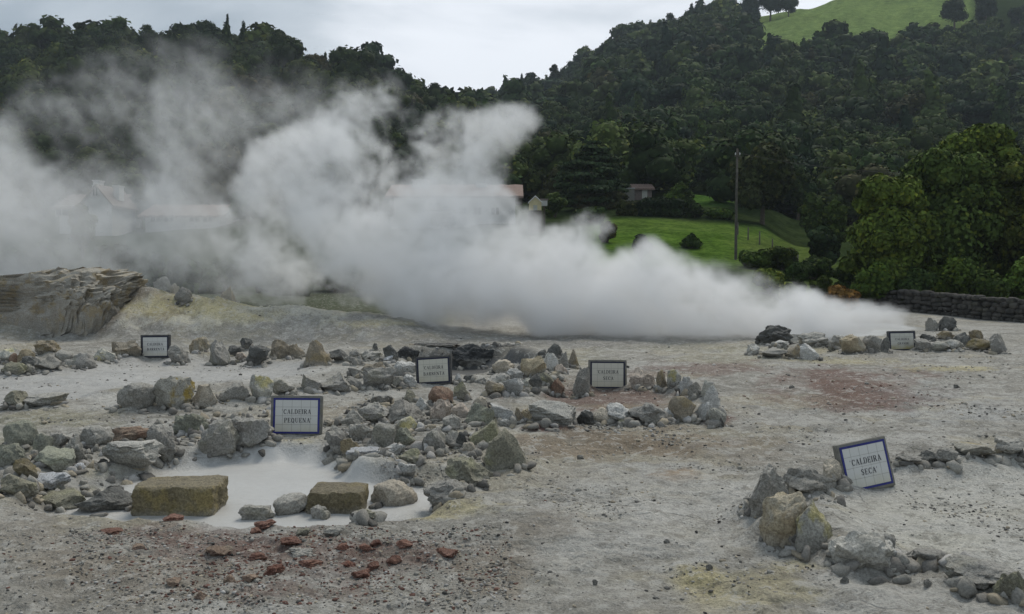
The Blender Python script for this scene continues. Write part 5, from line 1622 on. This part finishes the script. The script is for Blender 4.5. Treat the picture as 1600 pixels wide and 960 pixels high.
# ------------------------------------------------------------------ steam: real volumes of vapour
def steam_volume(name, x0, x1, y0, y1, z0, z1, res, puffs, label, dens, seed, erode=0.55):
    nx, ny, nz = res
    xs = np.linspace(x0, x1, nx); ys = np.linspace(y0, y1, ny); zs = np.linspace(z0, z1, nz)
    X, Y, Z = np.meshgrid(xs, ys, zs, indexing='ij')
    X = X.astype(np.float32); Y = Y.astype(np.float32); Z = Z.astype(np.float32)
    # coarse domain warp
    wx = fbm(X*0.35, Y*0.35, Z*0.35, 2, seed+1) * 0.9
    wz = fbm(X*0.35, Y*0.35, Z*0.35, 2, seed+2) * 0.9
    Xw, Zw = X + wx, Z + wz
    D = np.zeros_like(X)
    T = np.ones_like(X)
    for (px, py, r, yy, st) in puffs:
        cx, cz, rr = px_at(px, yy), z_at(py, yy), r / FL * yy * 1.42
        d2 = ((Xw - cx)**2 + ((Y - yy) * 0.8)**2 + (Zw - cz)**2) / (rr * rr)
        f = np.clip(1 - d2, 0, 1)
        T *= 1 - np.clip(f ** 1.6 * 1.5, 0, 1) * st * .97
    D = 1 - T
    n = fbm(X*0.5, Y*0.5, Z*0.55, 3, seed+3, gain=0.55)
    n = np.clip(0.5 + 0.95 * n, 0, 1)
    bl = fbm(X*1.6 + 2*n, Y*1.6, Z*1.6 - 2*n, 4, seed+13, gain=0.65)
    bl2 = fbm(X*3.4, Y*3.4, Z*3.4, 2, seed+23, gain=0.6)
    n = np.clip(n * .5 + .25 + bl * .95 + bl2 * .28, 0, 1)
    low = np.clip(1 - Z / 3.2, 0, 1)
    D = np.clip(D * 1.25 - erode * (1 - n) * (1 - .35 * low), 0, 1)
    D = sstep(0, .9, D) * (0.25 + 1.3 * n) * (1 + 1.1 * low)
    # keep off the faces of the domain
    for A, a, b in ((X, x0, x1), (Y, y0, y1)):
        D *= np.clip((A - a) / 0.8, 0, 1) * np.clip((b - A) / 0.8, 0, 1)
    D *= np.clip((z1 - Z) / 0.8, 0, 1) * np.clip((Z + 0.05) / 0.25, 0, 1)
    D = np.where(D < 0.004, 0, D).astype(np.float32)
    me = bpy.data.meshes.new(name)
    me.vertices.add(D.size)
    me.vertices.foreach_set('co', np.stack([X, Y, Z], -1).astype(np.float32).ravel())
    at = me.attributes.new('vapour', 'FLOAT', 'POINT')
    at.data.foreach_set('value', D.ravel())
    o = bpy.data.objects.new(name, me)
    C.objects.link(o)
    ng = bpy.data.node_groups.new(name, 'GeometryNodeTree')
    ng.interface.new_socket('Geometry', in_out='INPUT', socket_type='NodeSocketGeometry')
    ng.interface.new_socket('Geometry', in_out='OUTPUT', socket_type='NodeSocketGeometry')
    N, L = ng.nodes, ng.links
    gi, go = N.new('NodeGroupInput'), N.new('NodeGroupOutput')
    pos = N.new('GeometryNodeInputPosition')
    sep = N.new('ShaderNodeSeparateXYZ'); L.new(pos.outputs[0], sep.inputs[0])
    def idx(out, a, b, n_):
        m1 = N.new('ShaderNodeMath'); m1.operation = 'SUBTRACT'; L.new(out, m1.inputs[0]); m1.inputs[1].default_value = a
        m2 = N.new('ShaderNodeMath'); m2.operation = 'MULTIPLY'; L.new(m1.outputs[0], m2.inputs[0]); m2.inputs[1].default_value = (n_-1)/(b-a)
        m3 = N.new('ShaderNodeMath'); m3.operation = 'ROUND'; L.new(m2.outputs[0], m3.inputs[0])
        return m3.outputs[0]
    def imath(op, a, b):
        m = N.new('FunctionNodeIntegerMath'); m.operation = op
        if isinstance(a, int): m.inputs[0].default_value = a
        else: L.new(a, m.inputs[0])
        if isinstance(b, int): m.inputs[1].default_value = b
        else: L.new(b, m.inputs[1])
        return m.outputs[0]
    ix, iy, iz = idx(sep.outputs[0], x0, x1, nx), idx(sep.outputs[1], y0, y1, ny), idx(sep.outputs[2], z0, z1, nz)
    i_ = imath('ADD', imath('MULTIPLY', imath('ADD', imath('MULTIPLY', ix, ny), iy), nz), iz)
    na = N.new('GeometryNodeInputNamedAttribute'); na.data_type = 'FLOAT'; na.inputs['Name'].default_value = 'vapour'
    si = N.new('GeometryNodeSampleIndex'); si.data_type = 'FLOAT'; si.domain = 'POINT'; si.clamp = True
    L.new(gi.outputs[0], si.inputs['Geometry']); L.new(na.outputs['Attribute'], si.inputs['Value']); L.new(i_, si.inputs['Index'])
    vc = N.new('GeometryNodeVolumeCube')
    vc.inputs['Min'].default_value = (x0, y0, z0); vc.inputs['Max'].default_value = (x1, y1, z1)
    vc.inputs['Resolution X'].default_value = nx; vc.inputs['Resolution Y'].default_value = ny; vc.inputs['Resolution Z'].default_value = nz
    L.new(si.outputs['Value'], vc.inputs['Density'])
    m = bpy.data.materials.new(name)
    m.use_nodes = True
    mn, ml = m.node_tree.nodes, m.node_tree.links
    mn.clear()
    out = mn.new('ShaderNodeOutputMaterial')
    pv = mn.new('ShaderNodeVolumePrincipled')
    pv.inputs['Color'].default_value = (0.998, 0.998, 0.998, 1)
    pv.inputs['Density'].default_value = dens
    pv.inputs['Anisotropy'].default_value = 0.0
    ml.new(pv.outputs[0], out.inputs['Volume'])
    sm = N.new('GeometryNodeSetMaterial'); sm.inputs['Material'].default_value = m
    L.new(vc.outputs['Volume'], sm.inputs['Geometry']); L.new(sm.outputs[0], go.inputs[0])
    me.materials.append(m)
    md = o.modifiers.new('vapour', 'NODES'); md.node_group = ng
    tag(o, label, 'steam', 'steam plumes', 'stuff')
    return o

main_puffs = [
    (1412,514,20,27,.8),(1385,508,24,27,.9),(1350,503,30,27,.95),(1310,498,36,27,1),(1268,478,36,27.3,1),(1243,456,24,27.6,.8),(1215,495,42,27.5,1),(1170,462,40,28,.95),(1160,500,46,28,1),
    (1115,447,50,28,1),(1100,495,50,28,1),(1050,430,46,28,1),(1020,400,34,28.3,.9),(1030,480,56,28,1),(975,425,46,28.6,.95),(960,470,60,28.5,1),(915,400,36,29,.6),(935,345,20,29.5,.5),(895,350,26,29.5,.5),(720,305,66,31,.5),(645,318,54,31,.55),(770,312,42,31,.42),(700,335,60,30.5,.45),(870,380,30,29.5,.5),(915,370,26,29.5,.5),(890,470,60,29,1),
    (880,415,50,29,.9),(830,450,66,29,1),(800,395,56,29.3,.9),(760,470,60,29,1),(740,420,62,29.3,1),(690,460,60,29.5,.95),(670,400,60,29.8,.95),(610,420,64,30,.95),(560,380,64,30,.95),(525,330,62,30.5,.95),
    (480,300,58,31,.95),(440,270,50,31.5,.8),(410,320,54,32,.7),(520,250,54,31,.85),(548,205,50,32,.62),(562,165,44,32,.5),(600,138,38,33,.42),(495,225,46,32,.6),(590,260,44,32,.5),(630,160,34,33,.38),
    (700,345,60,31,.75),(660,320,50,31,.6),(750,320,46,30.5,.6),(690,290,44,31.5,.5),(720,255,48,31.5,.72),(690,205,40,32,.65),(745,210,44,32,.72),(788,215,38,32,.7),(775,262,38,32,.55),(818,188,22,32,.55),(660,235,36,32,.5),(640,190,28,32.5,.4),
    (822,352,26,30,.4),(790,330,34,30.5,.45),
    (470,390,76,33,.55),(560,455,56,32,.45),(430,440,70,34,.38),(640,485,40,30,.6),(720,515,40,29,.5),(850,515,50,28.5,.6),(380,370,70,34,.5)]
veil = [(330,190,110,38,0.15),(240,150,110,38,0.15),(190,230,110,38,0.16),(330,270,100,37,0.22),(120,150,90,38,0.12),(300,95,80,38,0.12),(400,150,85,37,0.17),(455,150,70,36,0.16),(90,230,80,38,0.14),(60,130,70,38,0.09),
    (150,320,80,37,0.30),(300,330,80,37,0.35),(250,345,90,37,0.40),(350,400,85,36,0.43),(150,385,75,37,0.43),(60,345,80,36,0.80),(20,300,60,36,0.85),(-5,235,50,36,0.82),(20,400,80,36,0.85),(-60,300,80,36,0.90),(100,420,66,36,0.40),(230,440,60,36,0.32),(480,180,66,35,0.21),(600,150,60,35,0.19)]
if STEAM:
    steam_volume('steam', -14, 13, 24.5, 36, 0, 9.5, (270, 92, 95), main_puffs, 'dense white steam billowing from the pools at the back of the mud field', 0.85, 5, erode=0.86)
    steam_volume('thin_steam', -26, -5, 31, 42, 0.0, 12.5, (140, 70, 84), veil, 'thin grey steam drifting over the houses and trees on the left', 0.38, 31, erode=0.46)
# ------------------------------------------------------------------ thin humid air
V = [(-900,-30,-3),(900,-30,-3),(900,1550,-3),(-900,1550,-3),(-900,-30,330),(900,-30,330),(900,1550,330),(-900,1550,330)]
V = [(x if y > 0 else x * .1, y, z) for x, y, z in V]
F = [(0,3,2,1),(4,5,6,7),(0,1,5,4),(1,2,6,5),(2,3,7,6),(3,0,4,7)]
m = bpy.data.materials.new('haze'); m.use_nodes = True
m.node_tree.nodes.clear()
out = m.node_tree.nodes.new('ShaderNodeOutputMaterial'); pv = m.node_tree.nodes.new('ShaderNodeVolumePrincipled')
pv.inputs['Color'].default_value = (.80, .90, 1.0, 1); pv.inputs['Density'].default_value = .00022
m.node_tree.links.new(pv.outputs[0], out.inputs['Volume'])
o = mesh_from('haze', V, F, m)
tag(o, 'thin bluish haze over the valley', 'haze', None, 'stuff')
